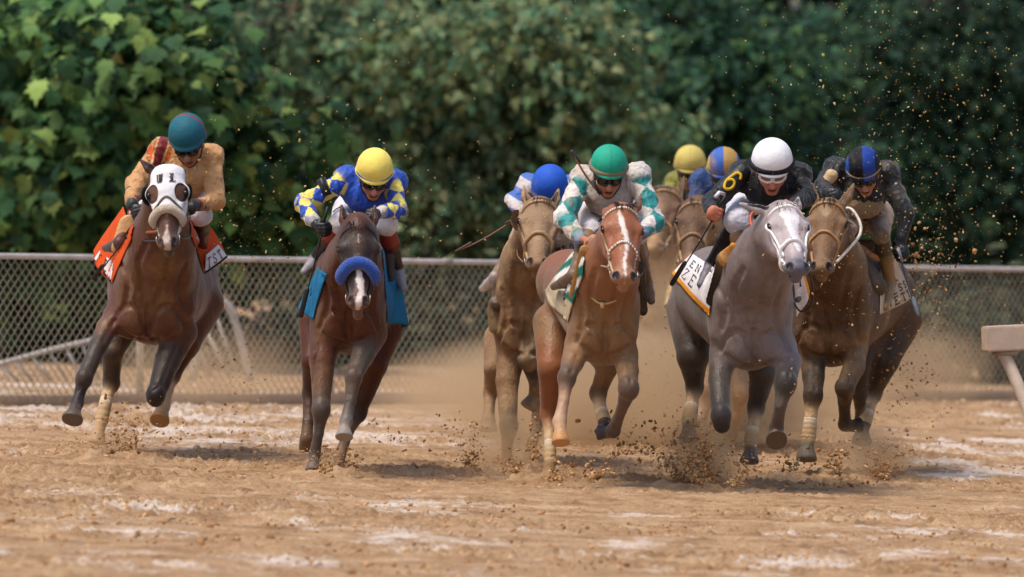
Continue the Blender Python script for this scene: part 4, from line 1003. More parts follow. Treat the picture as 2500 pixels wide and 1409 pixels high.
# ------------------------------------------------ 3: mud coated, under the blue helmet
MD = lin('#8c6c4e')
X = horse('racehorse', 'mud coated horse with blinker cups half hidden behind the chestnut', 55.4,
    dict(poll=(1322, 478, -.40), nose=(1312, 645, -.82), yaw=4, wide=1.5, nosew=1.2, ears=[(-.13, -.12, -.24), (.12, -.12, -.22)], roll=0),
    dict(chest=(1285, 775, 84, 118), rump=(1295, 700, 92), barrel=88, len=1.4, withers=(1300, 620), pecc=(1285, 825)),
    [(1282, 700, .22, 72), (1290, 640, .0, 58), (1308, 560, -.26, 46), (1316, 520, -.34, 40)],
    [dict(pts=[(1250, 850, .2, 38), (1238, 930, .08, 28, MD), (1242, 1040, -.05, 20.5, lin('#6a5440')), (1238, 1090, -.03, 12.5, MD), (1238, 1128, 0, 14, MD)], knee=2, hoofcol=MD, hoofr=18, hoofl=.06, hoofdir=(0, -.3, -1)),
     dict(pts=[(1325, 830, .2, 36), (1292, 872, -.10, 27, lin('#3a2e2a')), (1305, 930, .2, 14, lin('#5a5250')), (1305, 970, .3, 15, lin('#524c48'))], knee=1, hoofcol=lin('#66625f'), hoofr=20, hoofl=.07, hoofdir=(-.5, -.2, -.8)),
     dict(pts=[(1225, 830, 1.2, 46), (1205, 900, 1.0, 24, MD), (1197, 960, 1.1, 16, MD), (1194, 1005, 1.0, 12.5, MD), (1192, 1030, .95, 18, MD)], knee=2, hoofcol=MD, hoofr=21, hoofl=.05, hoofdir=(0, -.2, -1)),
     dict(pts=[(1335, 830, 1.2, 46), (1330, 930, 1.0, 26, MD), (1318, 1010, 1.0, 18, MD), (1300, 1080, .9, 13, MD), (1292, 1115, .85, 14, MD)], knee=2, hoofcol=MD, hoofr=17, hoofl=.06, hoofdir=(-.1, -.3, -1))],
    dict(body=lin('#7f5e42'), skin=lin('#93765a'), muzzle=lin('#8f7052')), mat='coat_muddy', post=dirt_post(15, lin('#a98a66'), .5, 5, spots=.06), mane=lin('#4a3c30'), h=.0085)
HERD[3] = X
bridle(X, lin('#a8845c'), .010, nose_z=.62, nose_r=.014)
for s in (-1, 1):
    mb = MB(); V = []; Q = []; m_ = 14
    for j in range(6):
        for i in range(m_):
            th = math.pi * (-.62 + 1.24 * i / (m_ - 1)); rr = .060 * math.cos(j / 5 * 1.35); dep = .06 * math.sin(j / 5 * math.pi / 2)
            V.append(X.q(.135*s, -.09, .30) + X.inv + X.w * math.sin(th) * rr * 1.3 - X.v * math.cos(th) * rr + X.u * s * (.016 + dep * .8) + X.v * dep * .3)
    for j in range(5):
        for i in range(m_ - 1): a_ = j*m_+i; Q.append([a_, a_+1, a_+m_+1, a_+m_])
    mb.add(V, Q, lin('#7d6347')); mb.build('blinker_cup', M['leather'], X.root)
slab(X, 'saddle', (1258, 620, .66), (1215, 745, .70), 14, 16, lin('#4a3524'), sq=(1, .3, 1), extra=[((1265, 610, .6), (1240, 670, .6), 12, 9, lin('#b07c48')), ((1260, 600, .72), (1330, 600, .75), 16, 16, lin('#6a5038')), ((1210, 760, .8), (1208, 800, .8), 22, 16, lin('#8c7350'))])
# ------------------------------------------------ 4: chestnut with a blaze
CH = lin('#87512f'); CHB = lin('#83603f'); KN4 = lin('#5e4838')
X = horse('racehorse', 'bright chestnut horse with a white blaze and beaded browband under the green helmet', 52.8,
    dict(poll=(1520, 492, -.35), nose=(1527, 680, -.72), yaw=10, wide=1.40, nosew=1.30, ears=[(-.10, -.24, -.02), (.155, -.10, -.16)], roll=0),
    dict(chest=(1472, 780, 88, 114), rump=(1392, 690, 86), barrel=86, len=1.5, withers=(1470, 620), pecc=(1478, 828)),
    [(1472, 715, .22, 80), (1488, 655, -.02, 66), (1510, 580, -.25, 48), (1518, 540, -.30, 42)],
    [dict(pts=[(1412, 845, .2, 34), (1398, 885, .02, 27, CHB), (1384, 922, -.12, 21, KN4), (1376, 980, -.2, 13, lin('#a98468')), (1366, 1030, -.26, 16.5, lin('#b59476')), (1368, 1050, -.30, 15, lin('#b59476'))], knee=2, hoofcol=lin('#b8844e'), hoofr=21, hoofl=.075, hoofdir=(.02, -.5, -1)),
     dict(pts=[(1525, 865, .2, 34), (1533, 905, .0, 26, CHB), (1535, 948, -.15, 23, KN4), (1518, 1000, .0, 13, lin('#5d4538')), (1497, 1052, .12, 17, lin('#4a3832')), (1482, 1056, .18, 14, DK)], knee=2, hoofcol=lin('#4a4240'), hoofr=18, hoofl=.05, hoofdir=(-.9, .3, 0)),
     dict(pts=[(1352, 790, 1.3, 52), (1346, 900, 1.05, 34, CH), (1340, 1010, 1.15, 20, lin('#8a5232')), (1342, 1070, 1.05, 12, SOCK), (1344, 1130, .98, 13, SOCK), (1344, 1142, .97, 12, SOCK)], knee=2, hoofcol=lin('#a9825c'), hoofr=17, hoofl=.06, hoofdir=(0, -.2, -1)),
     dict(pts=[(1460, 830, 1.25, 52), (1482, 900, 1.0, 26, CHB), (1460, 960, 1.1, 20, lin('#5d4636')), (1467, 1000, 1.0, 13.5, SOCK), (1476, 1030, .92, 15, lin('#55463c')), (1474, 1042, .9, 12, DK)], knee=2, hoofcol=DK, hoofr=15, hoofl=.05, hoofdir=(-.3, -.4, -.6))],
    dict(body=two(CHB, CH, 2, 1.02, 1.42), skin=lin('#935636'), muzzle=lin('#96684a'), blaze=dict(col=lin('#e8dcd2'), w=[(.10, 0, -.04), (.13, .014, -.04), (.2, .032, -.03), (.35, .036, 0), (.5, .034, .03), (.62, .022, .02), (.75, .022, 0), (.85, .025, 0), (1, .01, 0)])),
    post=dirt_post(22, lin('#8f7048'), .34, 4), mane=lin('#3a2018'))
HERD[4] = X; R4 = X.rig
bridle(X, lin('#b79a78'), .008, nose_z=.60, bead=lin('#ece4dc'))
mb = MB(); ps = [(1425, 700, .02), (1440, 722, -.05), (1470, 742, -.10), (1510, 730, -.08), (1545, 705, .0)]
mb.tube(smooth_path([R4.p(*t) + X.inv for t in ps], 6), .007, 7, lin('#c4a676')); mb.tube([R4.p(1470, 738, -.12) + X.inv, R4.p(1470, 752, -.11) + X.inv], .013, 8, lin('#c4a676')); mb.build('neck_strap', M['leather'], X.root)
GRN = lin('#1f6a5c')
def cl4(u, v):
    if v > .72: return lin('#c4b294')
    return GRN if ((u + v * 1.1) % .5) < .27 else lin('#d8d0c8')
cloth(X, 'saddle_cloth', (1415, 590, .95), (1432, 640, .65), (1382, 782, .68), (1330, 712, 1.15), cl4, bulge=.05)
slab(X, 'saddle', (1428, 612, .62), (1398, 720, .64), 15, 11, lin('#a5763e'), sq=(1, .3, 1), extra=[((1420, 600, .7), (1520, 600, .75), 18, 18, lin('#4a3420')), ((1562, 650, .6), (1570, 760, .62), 14, 12, lin('#2c241e'))])
rein(X, [(1443, 600, .1), (1455, 640, -.1), (1480, 652, -.4), (1495, 648, -.55)], .006, lin('#9a948c'), X.bridle)
# ------------------------------------------------ 5 and 6: two muddy horses far behind
for (i, lab, d0, hd, ch, rp, nk, lg) in (
    (5, 'mud plastered horse furthest back, its face behind the white and teal sleeve', 62.5,
     dict(poll=(1622, 452, -.35), nose=(1590, 608, -.75), yaw=-22, wide=1.55, nosew=1.4, ears=[(-.12, -.14, -.10), (.12, -.1, -.2)]),
     (1622, 730, 74, 100), (1640, 680, 84), [(1622, 660, .22, 70), (1622, 600, 0, 62), (1618, 530, -.2, 52), (1618, 500, -.27, 46)],
     [dict(pts=[(1590, 800, .2, 34), (1600, 850, .05, 24, MD), (1612, 900, -.1, 16, SOCK), (1598, 940, -.1, 11, SOCK), (1588, 980, -.1, 15, MD)], knee=2, hoofcol=lin('#b08e70'), hoofr=20, hoofl=.08, hoofdir=(0, -.4, -1)),
      dict(pts=[(1650, 800, .2, 34), (1640, 870, .05, 24, MD), (1630, 930, -.1, 17, MD), (1632, 985, .1, 11, MD)], knee=2, hoofcol=MD, hoofr=17),
      dict(pts=[(1600, 790, 1.2, 40), (1570, 880, 1.0, 22, MD), (1560, 930, 1.1, 15, MD), (1548, 975, 1.0, 14, MD)], knee=2, hoofcol=lin('#a88868'), hoofr=17),
      dict(pts=[(1665, 790, 1.2, 40), (1655, 880, 1.0, 22, MD), (1650, 940, 1.1, 15, MD), (1652, 985, 1.0, 14, MD)], knee=2, hoofcol=MD, hoofr=17)]),
    (6, 'mud plastered horse behind the grey, under the blue and tan helmet', 59.0,
     dict(poll=(1704, 482, -.35), nose=(1686, 652, -.72), yaw=6, wide=1.45, nosew=1.3, ears=[(-.12, -.10, -.20), (.10, -.12, -.16)]),
     (1745, 760, 78, 108), (1775, 700, 88), [(1742, 700, .22, 72), (1728, 630, 0, 60), (1712, 560, -.2, 50), (1706, 520, -.27, 44)],
     [dict(pts=[(1715, 830, .2, 34), (1718, 890, .05, 24, MD), (1725, 950, -.1, 18, MD), (1722, 990, -.1, 13, MD), (1716, 1004, -.1, 14, lin('#c0ac9c'))], knee=2, hoofcol=lin('#a89a92'), hoofr=18, hoofl=.06),
      dict(pts=[(1790, 830, .2, 36), (1800, 900, .05, 26, MD), (1808, 960, -.1, 19, MD), (1800, 1010, -.05, 12, MD), (1790, 1040, 0, 13, MD)], knee=2, hoofcol=MD, hoofr=17),
      dict(pts=[(1735, 830, 1.2, 40), (1745, 900, 1.0, 24, MD), (1750, 960, 1.1, 16, MD), (1748, 1010, 1.0, 14, MD)], knee=2, hoofcol=MD, hoofr=17),
      dict(pts=[(1810, 800, 1.2, 44), (1822, 880, 1.0, 28, MD), (1826, 960, 1.1, 18, MD), (1812, 1020, 1.0, 14, MD)], knee=2, hoofcol=MD, hoofr=17)])):
    X = horse('racehorse', lab, d0, hd, dict(chest=ch, rump=rp, barrel=ch[2] * 1.0, len=1.4, withers=(ch[0], ch[1] - 120), pecc=(ch[0], ch[1] + 50)), nk, lg,
        dict(body=lin('#6a4c36'), skin=lin('#664b38'), muzzle=lin('#705544')), mat='coat_muddy', post=dirt_post(30 + i, lin('#a5835e'), .5, 5, spots=.1), mane=lin('#4a3c34'), h=.0115)
    HERD[i] = X; bridle(X, lin('#9a7650'), .012, nose_z=.60)
# ------------------------------------------------ 7: the grey
GR = lin('#796a66'); GRD = lin('#4c423b'); GRK = lin('#3a332f'); GRF = lin('#b8aaaa')
def dapple(base, dark):
    b = np.array(base, np.float32); dk = np.array(dark, np.float32)
    def f(q, p):
        n = vnoise(p, 24); m = fbm(p + 4, 4, 3); t = np.clip((n - .45) * .8 + (m - .5) * 1.2, -.25, .6)[:, None]
        low = np.clip((.95 - p[:, 2]) / .5, 0, 1)[:, None]; K = b * (1 - np.clip(t + .1, 0, 1)) + dk * np.clip(t + .1, 0, 1)
        return K * (1 - low * .4) + dk * low * .4
    return f
def greyface(q, p):
    n = fbm(p + 2, 12, 3)[:, None]; return np.array(GRF, np.float32) * (.80 + .42 * (n - .3))
X = horse('racehorse', 'dappled grey horse with a white bridle and pale face, nearest on the right', 53.0,
    dict(poll=(1918, 490, -.38), nose=(1952, 655, -.78), yaw=14, wide=1.45, nosew=1.28, ears=[(-.33, -.10, -.03), (.13, -.12, -.17)], roll=0),
    dict(chest=(1830, 775, 104, 130), rump=(1722, 700, 84), barrel=108, len=1.55, withers=(1838, 590), pecc=(1842, 848)),
    [(1832, 715, .22, 92), (1855, 650, -.02, 76), (1890, 575, -.26, 54), (1908, 535, -.32, 46)],
    [dict(pts=[(1768, 860, .2, 36), (1756, 930, .05, 26, GRD), (1760, 1015, -.15, 23, GRK), (1762, 1038, -.15, 19, DK), (1764, 1000, .15, 14, DK), (1760, 975, .35, 15, DK)], knee=2, hoofcol=DK, hoofr=18, hoofdir=(0, .8, .2)),
     dict(pts=[(1905, 850, .2, 40), (1925, 885, .02, 31, GR), (1918, 935, -.15, 26, GRK), (1905, 990, -.18, 14.5, lin('#5a4a40')), (1895, 1045, -.10, 17, lin('#4a3a32')), (1893, 1060, -.06, 16, lin('#4a3a32'))], knee=2, hoofcol=lin('#5a4434'), hoofr=24, hoofl=.07, hoofdir=(.05, -.75, -.35)),
     dict(pts=[(1690, 760, 1.4, 66), (1692, 870, 1.2, 40, GRD), (1696, 945, 1.3, 21, GRK), (1689, 985, 1.2, 15, SOCK), (1682, 1030, 1.1, 17, SOCK), (1682, 1048, 1.05, 16, lin('#4a443a'))], knee=2, hoofcol=lin('#45423a'), hoofr=23, hoofl=.06, hoofdir=(0, -.4, -1)),
     dict(pts=[(1850, 830, 1.2, 56), (1862, 910, 1.0, 34, GRD), (1846, 995, 1.1, 20, GRK), (1838, 1040, 1.0, 13.5, SOCK), (1832, 1085, .95, 15, SOCK), (1831, 1098, .93, 13, lin('#3e3833'))], knee=2, hoofcol=lin('#524a46'), hoofr=22, hoofl=.07, hoofdir=(-.08, -.3, -1))],
    dict(body=dapple(GR, lin('#5f5350')), skin=greyface, muzzle=lin('#5e5a66'), inner=lin('#1c1416'), blaze=dict(col=lin('#efe8ea'), w=[(.0, 0, 0), (.06, .06, 0), (.2, .10, .01), (.4, .06, .02), (.6, .05, .03), (.72, .03, .03), (.76, .0, .03)], amt=.9)),
    mane=lin('#a49a98'), h=.0078)
HERD[7] = X; R7 = X.rig
bridle(X, lin('#efeaea'), .0095, nose_z=.66, nose_r=.013)
mb = MB()
for s in (-1, 1): strap(X, mb, [(.17*s, -.14, .22), (.17*s, -.10, .36), (.14*s, -.08, .52), (.12*s, -.08, .64), (.11*s, -.10, .74)], .008, lin('#efeaea'))
mb.build('cheek_strap', M['leather'], X.bridle)
WH7 = lin('#e4dee0'); OR7 = lin('#e8982c')
def cl7(u, v): return OR7 if (v > .86 or u < .03) else WH7
cloth(X, 'saddle_cloth', (1688, 618, 1.15), (1745, 655, .85), (1728, 768, .80), (1640, 668, 1.2), cl7, bulge=.05, letters=[('ENS', .30, .36, .15, .20, .05, .0030, BLK), ('ZE', .26, .78, .17, .30, .07, .0034, BLK)])
cloth(X, 'saddle_cloth', (1935, 640, .62), (1966, 672, .70), (1978, 712, .78), (1944, 775, .80), lambda u, v: (OR7 if u > .8 else WH7), bulge=.02, letters=[('I', .30, .45, .4, .22, .06, .004, BLU)])
slab(X, 'saddle', (1808, 592, .60), (1772, 632, .62), 18, 11, lin('#caa06a'), sq=(1, .3, 1), extra=[((1790, 600, .58), (1768, 640, .6), 9, 6, lin('#d58a2e')), ((1800, 580, .7), (1900, 590, .75), 20, 20, lin('#2c2624')), ((1765, 640, .66), (1735, 735, .72), 17, 13, lin('#17120f'))])
rein(X, [(1838, 560, -.05), (1832, 535, .0), (1840, 518, .02), (1862, 510, .0)], .011, lin('#c2502a'), X.bridle)
rein(X, [(1838, 558, -.05), (1860, 590, -.25), (1895, 622, -.5), (1912, 630, -.6)], .007, lin('#4a3430'), X.bridle)
rein(X, [(1968, 640, -.5), (1984, 700, -.3), (1980, 745, -.1), (1955, 760, .1), (1938, 740, .3)], .006, lin('#1c1614'), X.bridle)
# ------------------------------------------------ 8: right, dark and muddy
BD8 = lin('#583f2a'); LG8 = lin('#46382b')
X = horse('racehorse', 'olive brown muddy horse with a small star, furthest right beside the grey', 55.6,
    dict(poll=(2022, 480, -.38), nose=(2003, 655, -.78), yaw=-6, wide=1.45, nosew=1.25, ears=[(-.14, -.10, -.26), (.17, -.10, -.27)], roll=0),
    dict(chest=(2030, 775, 96, 122), rump=(2150, 712, 88), barrel=102, len=1.6, withers=(2060, 610), pecc=(2022, 830)),
    [(2038, 715, .22, 84), (2036, 650, -.02, 70), (2026, 580, -.24, 52), (2022, 535, -.30, 44)],
    [dict(pts=[(1985, 850, .2, 36), (1986, 920, .06, 27, LG8), (1985, 965, -.05, 22, LG8), (1980, 1015, -.08, 13.5, SOCK), (1974, 1070, -.1, 16, SOCK), (1970, 1090, -.12, 14, lin('#55503c'))], knee=2, hoofcol=lin('#665c4e'), hoofr=23, hoofl=.075, hoofdir=(-.05, -.3, -1)),
     dict(pts=[(2085, 850, .2, 34), (2085, 895, .02, 27, LG8), (2062, 948, -.15, 22, LG8), (2062, 1000, .05, 14, LG8), (2063, 1036, .15, 17, LG8), (2082, 1040, .2, 14, DK)], knee=2, hoofcol=DK, hoofr=17, hoofl=.05, hoofdir=(.8, .3, .1)),
     dict(pts=[(2190, 780, 1.4, 62), (2160, 880, 1.2, 36, LG8), (2132, 958, 1.3, 21, LG8), (2121, 1000, 1.2, 14, SOCK), (2110, 1036, 1.15, 15, lin('#4a4434')), (2106, 1052, 1.12, 15, lin('#4a4434'))], knee=2, hoofcol=lin('#5c5444'), hoofr=23, hoofl=.07, hoofdir=(-.1, -.4, -1)),
     dict(pts=[(2110, 830, 1.2, 50), (2100, 880, 1.0, 28, LG8), (2098, 960, 1.1, 18, LG8), (2100, 1010, 1.2, 12, LG8)], knee=2, hoofcol=DK, hoofr=15)],
    dict(body=BD8, skin=lin('#7b5c42'), muzzle=lin('#7e6248'), blaze=dict(col=lin('#a5896a'), w=[(.10, .0, 0), (.16, .07, -.02), (.25, .04, 0), (.33, .0, 0)], amt=.8)),
    mat='coat_muddy', post=dirt_post(41, lin('#8c6c4a'), .42, 4, spots=.07), mane=lin('#3c3028'))
HERD[8] = X; R8 = X.rig
bridle(X, lin('#a87e50'), .009, nose_z=.56, nose_r=.011)
cloth(X, 'saddle_cloth', (2150, 615, .85), (2172, 600, 1.0), (2226, 722, 1.15), (2150, 768, .72), lambda u, v: lin('#c0aa90'), bulge=.04, letters=[('ESS', .34, .78, .14, .12, .06, .0038, BLK), ('NETY', .14, .96, .15, .13, .05, .0038, BLK)])
slab(X, 'saddle', (2085, 600, .60), (2145, 632, .66), 9, 8, lin('#b47a48'), sq=(1, .5, 1), extra=[((2090, 608, .64), (2140, 700, .68), 15, 26, lin('#4e3c26')), ((2060, 600, .7), (2140, 600, .8), 16, 16, lin('#5a4430'))])
rein(X, [(2058, 508, .0), (2080, 512, -.02), (2100, 545, -.08), (2098, 575, -.15), (2070, 610, -.45), (2042, 640, -.62)], .010, lin('#dcd0c0'), X.bridle)

reins(HERD[1], [(336, 522, .10), (462, 512, .03)]); reins(HERD[2], [None, (905, 532, .03)]); reins(HERD[3], [(1278, 535, .1), (1348, 548, .05)], col=lin('#8a6a48'))
reins(HERD[4], [None, (1552, 578, .05)]); reins(HERD[8], [None, None]); reins(HERD[6], [(1735, 538, .1), (1790, 538, .1)], col=lin('#6a5038')); reins(HERD[5], [(1660, 515, .1), (1705, 522, .1)], col=lin('#6a5038'))

for (k_, lg_, i_) in [(1, 2, 3), (4, 2, 3), (4, 3, 3), (7, 2, 3), (7, 3, 3), (8, 0, 3), (8, 2, 3), (5, 0, 2)]: wrap(HERD[k_], lg_, i_)
# ---------------------------------------------------------------- jockeys
SKIN = lin('#bd8768')
def frame(fwd, up=(0, 0, 1)):
    f = unit(fwd); x = unit(np.cross(f, up)) * -1.0; u = unit(np.cross(x, f)) * -1.0
    if u[2] < 0: u = -u
    if x[0] < 0: x = -x
    return x, f, u
def fist(c, g, o, col, k=.006, sc=1.0, open_=0.0):
    """closed hand round a grip axis g through c; o points from the axis to the knuckles"""
    g = unit(g); o = unit(o - g * (np.asarray(o) @ g)); s = unit(np.cross(g, o)); pr = []
    R = np.stack([g, o, s], 1)
    pr.append(Ell(c + o * .018 * sc - s * .026 * sc, (.042*sc, .024*sc, .030*sc), col, .015, R))     # palm and back of the hand
    ln = [.88, 1.0, .95, .78]
    for i in range(4):
        off = g * (-.030 + .0205 * i) * sc; rr = .0098 * sc; R0 = .030 * sc * ln[i]; pts = []
        for a in (-20, 35, 95, 160 - 60 * open_, 215 - 120 * open_):
            t = math.radians(a); pts.append(c + off + o * math.cos(t) * R0 * 1.05 + s * math.sin(t) * R0)
        for j in range(4): pr.append(Cap(pts[j], pts[j+1], rr * (1.05 - .06*j), rr * (1 - .06*j), col, k))
    th0 = c - g * .034 * sc - s * .028 * sc + o * .0; th1 = c - g * .046 * sc + s * .004 * sc - o * .014 * sc; th2 = c - g * .030 * sc + s * .030 * sc - o * .016 * sc
    pr.append(Cap(th0, th1, .0135*sc, .0118*sc, col, .012)); pr.append(Cap(th1, th2, .0115*sc, .0095*sc, col, .006))
    return pr
def harlequin(ca, cb, per=.105, nseg=3, u0=0.0):
    def f(q, p):
        ax = q.b - q.a; Ln = np.linalg.norm(ax); ax = ax / Ln; e1 = unit(np.cross(ax, A(.3, .9, .2))); e2 = np.cross(ax, e1)
        r = p - q.a; u = (r @ ax) / per + u0; v = np.arctan2(r @ e2, r @ e1) / (2 * math.pi) * nseg + .25
        m = (np.abs(u - np.floor(u) - .5) + np.abs(v - np.floor(v) - .5)) < .5
        return np.where(m[:, None], np.asarray(ca, np.float32), np.asarray(cb, np.float32))
    return f
def stained(col, seed, mud, amt, scale=7):
    g = dirt_post(seed, mud, amt, scale)
    def f(q, p): return g(p, col(q, p) if callable(col) else np.tile(np.asarray(col, np.float32), (len(p), 1)))
    return f
def shift(o, inv, parent):
    me = o.data; n = len(me.vertices); V = np.empty(n*3, np.float32); me.vertices.foreach_get('co', V); V = V.reshape(-1, 3) + inv
    me.vertices.foreach_set('co', V.ravel()); me.update(); o.parent = parent
def jockey(label, d0, J, c, h=.0065, gog=None):
    HX = [q_ for q_ in HERD.values() if abs(q_.rig.d0 - d0) < .01][0]; J['legs'] = [[lg_[0], clear(HX, lg_[1], .06), clear(HX, lg_[2], .05)] for lg_ in J['legs']]
    rig = Rig(d0); r = rig.r; hx, hy, hr, ho = J['helmet']; HR = r(hr)
    hc = rig.p(hx, hy, ho); x, f, u = frame(J.get('look', (0, -1, -.42))); sc = HR / .112 * J.get('headscale', 1)
    tw = math.radians(J.get('tilt', 0)); x, u = unit(x * math.cos(tw) + u * math.sin(tw)), unit(u * math.cos(tw) - x * math.sin(tw))
    R = np.stack([x, f, u], 1)
    q = lambda a, b, z: hc + sc * (x * a + f * (b + .004) + u * (z - .030))
    sk = c.get('skin', SKIN); skm = stained(sk, d0, c.get('mud', TAN), c.get('facemud', .3), 14)
    pr = [Ell(q(0, -.010, -.015), (.082*sc, .10*sc, .10*sc), skm, .02, R), Ell(q(0, .045, -.090), (.062*sc, .058*sc, .068*sc), skm, .03, R),
          Ell(q(0, .070, -.150), (.034*sc, .030*sc, .028*sc), skm, .03, R), Cap(q(0, .090, -.045), q(0, .122, -.092), .012*sc, .018*sc, skm, .014),
          Cap(q(-.018, .094, -.122), q(.018, .094, -.122), .008*sc, .008*sc, lin('#8a4a40'), .008), Cap(q(-.022, .103, -.131), q(.022, .103, -.131), .003, .003, lin('#4a2420'), .004, sub=True),
          Ell(q(0, .088, -.140), (.020*sc, .010*sc, .008*sc), lin('#9a5a4a'), .006, R)]
    for s in (-1, 1):
        pr.append(Ell(q(.034*s, .112, -.048), (.019*sc, .016*sc, .012*sc), lin('#5e3a2c'), .012, R, sub=True))
        pr.append(Ell(q(.045*s, .062, -.085), (.026*sc, .028*sc, .026*sc), skm, .02, R))
        pr.append(Ell(q(.082*s, -.005, -.070), (.012*sc, .022*sc, .034*sc), skm, .010, R))
        pr.append(Ell(q(.034*s, .086, -.048), (.014*sc, .014*sc, .010*sc), lin('#d8ccc4'), .003, R))
        pr.append(Ell(q(.034*s, .098, -.049), (.006*sc, .004*sc, .006*sc), lin('#1c120c'), .002, R))
        pr.append(Cap(q(.018*s, .100, -.030), q(.050*s, .088, -.030), .006*sc, .005*sc, lin('#3c2a20'), .006))
    nb = rig.p(*J['neck']); pr.append(Cap(q(0, -.02, -.09), nb, .056*sc, .062, skm, .03))
    sh = [rig.p(*t) for t in J['sh']]; hip = rig.p(*J['hip']); ch = rig.p(*J['chest'])
    cr = r(J.get('cr', 50))
    under = c.get('under', lin('#8a6a58'))
    pr.append(Cap(ch, hip, cr * .6, .09, under, .03)); pr.append(Cap(nb, ch, .06, .06, under, .03)); pr.append(Cap(sh[0], sh[1], .03, .03, under, .03))
    jk = []; jcol = c['jacket']; sl = c.get('sleeve', jcol)
    jk.append(Ell(ch, (cr, .15, r(J.get('ch', 44))), jcol, .05)); jk.append(Cap(ch + A(0, .10, .02), hip + A(0, -.05, .03), cr * .86, .125, jcol, .05))
    jk.append(Cap(nb + A(0, .04, -.03), nb + A(0, .01, .012), .074, .064, c.get('collar', jcol), .02))
    br = []; bc = c['breeches']
    br.append(Ell(hip, (.165, .17, .14), bc, .05))
    gl = []; gc = c.get('glove')
    for i in (0, 1):
        s_ = sh[i] = sh[i] + A(0, 0, -.022); el, wr, hd = [rig.p(*t) for t in J['arms'][i]]
        sc_ = sl[i] if isinstance(sl, (list, tuple)) and len(sl) == 2 else sl
        s0 = sc_[0] if isinstance(sc_, list) else sc_; s1 = sc_[1] if isinstance(sc_, list) else sc_
        jk.append(Ell(s_, (.072, .075, .072), c.get('shoulder', [jcol, jcol])[i], .05)); jk.append(Cap(ch + A(0, .03, .02), s_, .085, .066, jcol, .06)); jk.append(Cap(nb + A(0, .06, -.02), s_ + A(0, .0, .0), .072, .066, jcol, .06))
        fat = J.get('fat', 1.0)
        jk.append(Cap(s_, el, .060*fat, .052*fat, s0, .02)); jk.append(Cap(el, wr, .052*fat, .036*fat, s1, .02))
        w2 = wr + (hd - wr) * .18; jk.append(Cap(wr, w2, .036, .035, c.get('cuff', s1), .008))
        pr.append(Cap(s_, el, .036, .034, under, .02)); pr.append(Cap(el, wr, .034, .027, under, .015)); pr.append(Cap(wr, hd + unit(wr - hd) * .03, .027, .022, sk, .015))
        g = J.get('grip', [(.25, -.2, -1), (-.25, -.2, -1)])[i]; o = J.get('knuckle', [(.25, -1, -.15), (-.25, -1, -.15)])[i]
        fs = fist(hd, np.array(g, np.float32), np.array(o, np.float32), sk, sc=J.get('hand', 1.05)); pr += fs
        if gc is not None:
            for z in fs:
                if isinstance(z, Ell): gl.append((i, Ell(z.c, z.r + .003, gc, z.k, z.R)))
                else: gl.append((i, Cap(z.a, z.b, z.ra + .0028, z.rb + .0028, gc, z.k)))
            gl.append((i, Cap(hd + (wr - hd) * .75, hd + unit(wr - hd) * .02, .032, .028, gc, .012)))
    bt = []
    for i in (0, 1):
        s = -1 if i == 0 else 1; kn, an, to = [rig.p(*t) for t in J['legs'][i]]; hp = hip + A(s * .09, -.02, -.02)
        kr = r(J.get('kr', 26)); br.append(Cap(hp, kn, .098, kr, bc, .04)); br.append(Ell(kn, (kr*1.02, kr*1.05, kr*1.05), bc, .03))
        kk = kn + (an - kn) * .10; br.append(Cap(kn, kk, kr * .9, .05, bc, .02))
        pr.append(Cap(hp, kn, .06, .045, under, .03)); pr.append(Cap(kn, an, .045, .03, under, .02)); pr.append(Cap(an, to, .026, .02, under, .02))
        b0, b1 = c['boot']; m_ = kk + (an - kk) * .38
        bb = [Cap(kn + (an - kn) * .08, m_, .056, .055, b0, .012), Cap(m_, an, .052, .038, b1, .012), Cap(an, an + (to - an) * .5 + A(0, 0, -.01), .038, .036, c.get('foot', b1), .02), Cap(an + (to - an) * .5 + A(0, 0, -.01), to, .036, .024, c.get('foot', b1), .015),
              Cap(an + A(0, .02, -.045), an + A(0, .0, -.025), .026, .03, c.get('foot', b1), .02), Cap(m_ - (an - m_) * .03, m_ + (an - m_) * .05, .0575, .0565, b1, .004)]
        bt.append(bb)
    root = sdf_mesh('person', pr, h, M['skin'], None, tau=.003, smooth_it=0)
    org = hip.copy(); inv = -org; me = root.data; n = len(me.vertices); V = np.empty(n*3, np.float32); me.vertices.foreach_get('co', V)
    me.vertices.foreach_set('co', (V.reshape(-1, 3) + inv).ravel()); me.update(); root.location = Vector([float(t) for t in org]); tag(root, label, 'jockey', group='jockeys riding in the race')
    shift(sdf_mesh('jacket', jk, h, M['silk'], None, noise=[(.010, 9, 'soft'), (.013, (13, 13, 7), 'ridge'), (.006, (34, 34, 20), 'ridge')], tau=.003), inv, root)
    shift(sdf_mesh('breeches', br, h, M['silk'], None, noise=[(.004, 9, 'soft'), (.006, (10, 10, 18), 'ridge')], tau=.004), inv, root)
    for bb in bt: shift(sdf_mesh('boot', bb, h, M['leather'], None, noise=(.002, 14), tau=.003), inv, root)
    for i in (0, 1):
        gg = [z for k, z in gl if k == i]
        if gg: shift(sdf_mesh('glove', gg, h*.85, M['leather'], None, tau=.004, smooth_it=0), inv, root)
    # helmet: shell, peak, button, coloured by its own directions
    hcf = c['helmet']; hm = []
    def hcol(qq, p):
        l = (p - hc) @ R / HR; return hcf(l, p)
    hm.append(Ell(hc, (HR, HR * 1.13, HR * 1.0), hcol, .01, R)); hm.append(Cap(hc + R @ A(-.62*HR, .0*HR, -.42*HR), hc + R @ A(.62*HR, .0*HR, -.42*HR), HR*.32, HR*.32, hcol, .05))
    hm.append(Ell(hc + R @ A(0, .78*HR, -.36*HR), (.62*HR, .46*HR, .07*HR), hcol, .015, R))
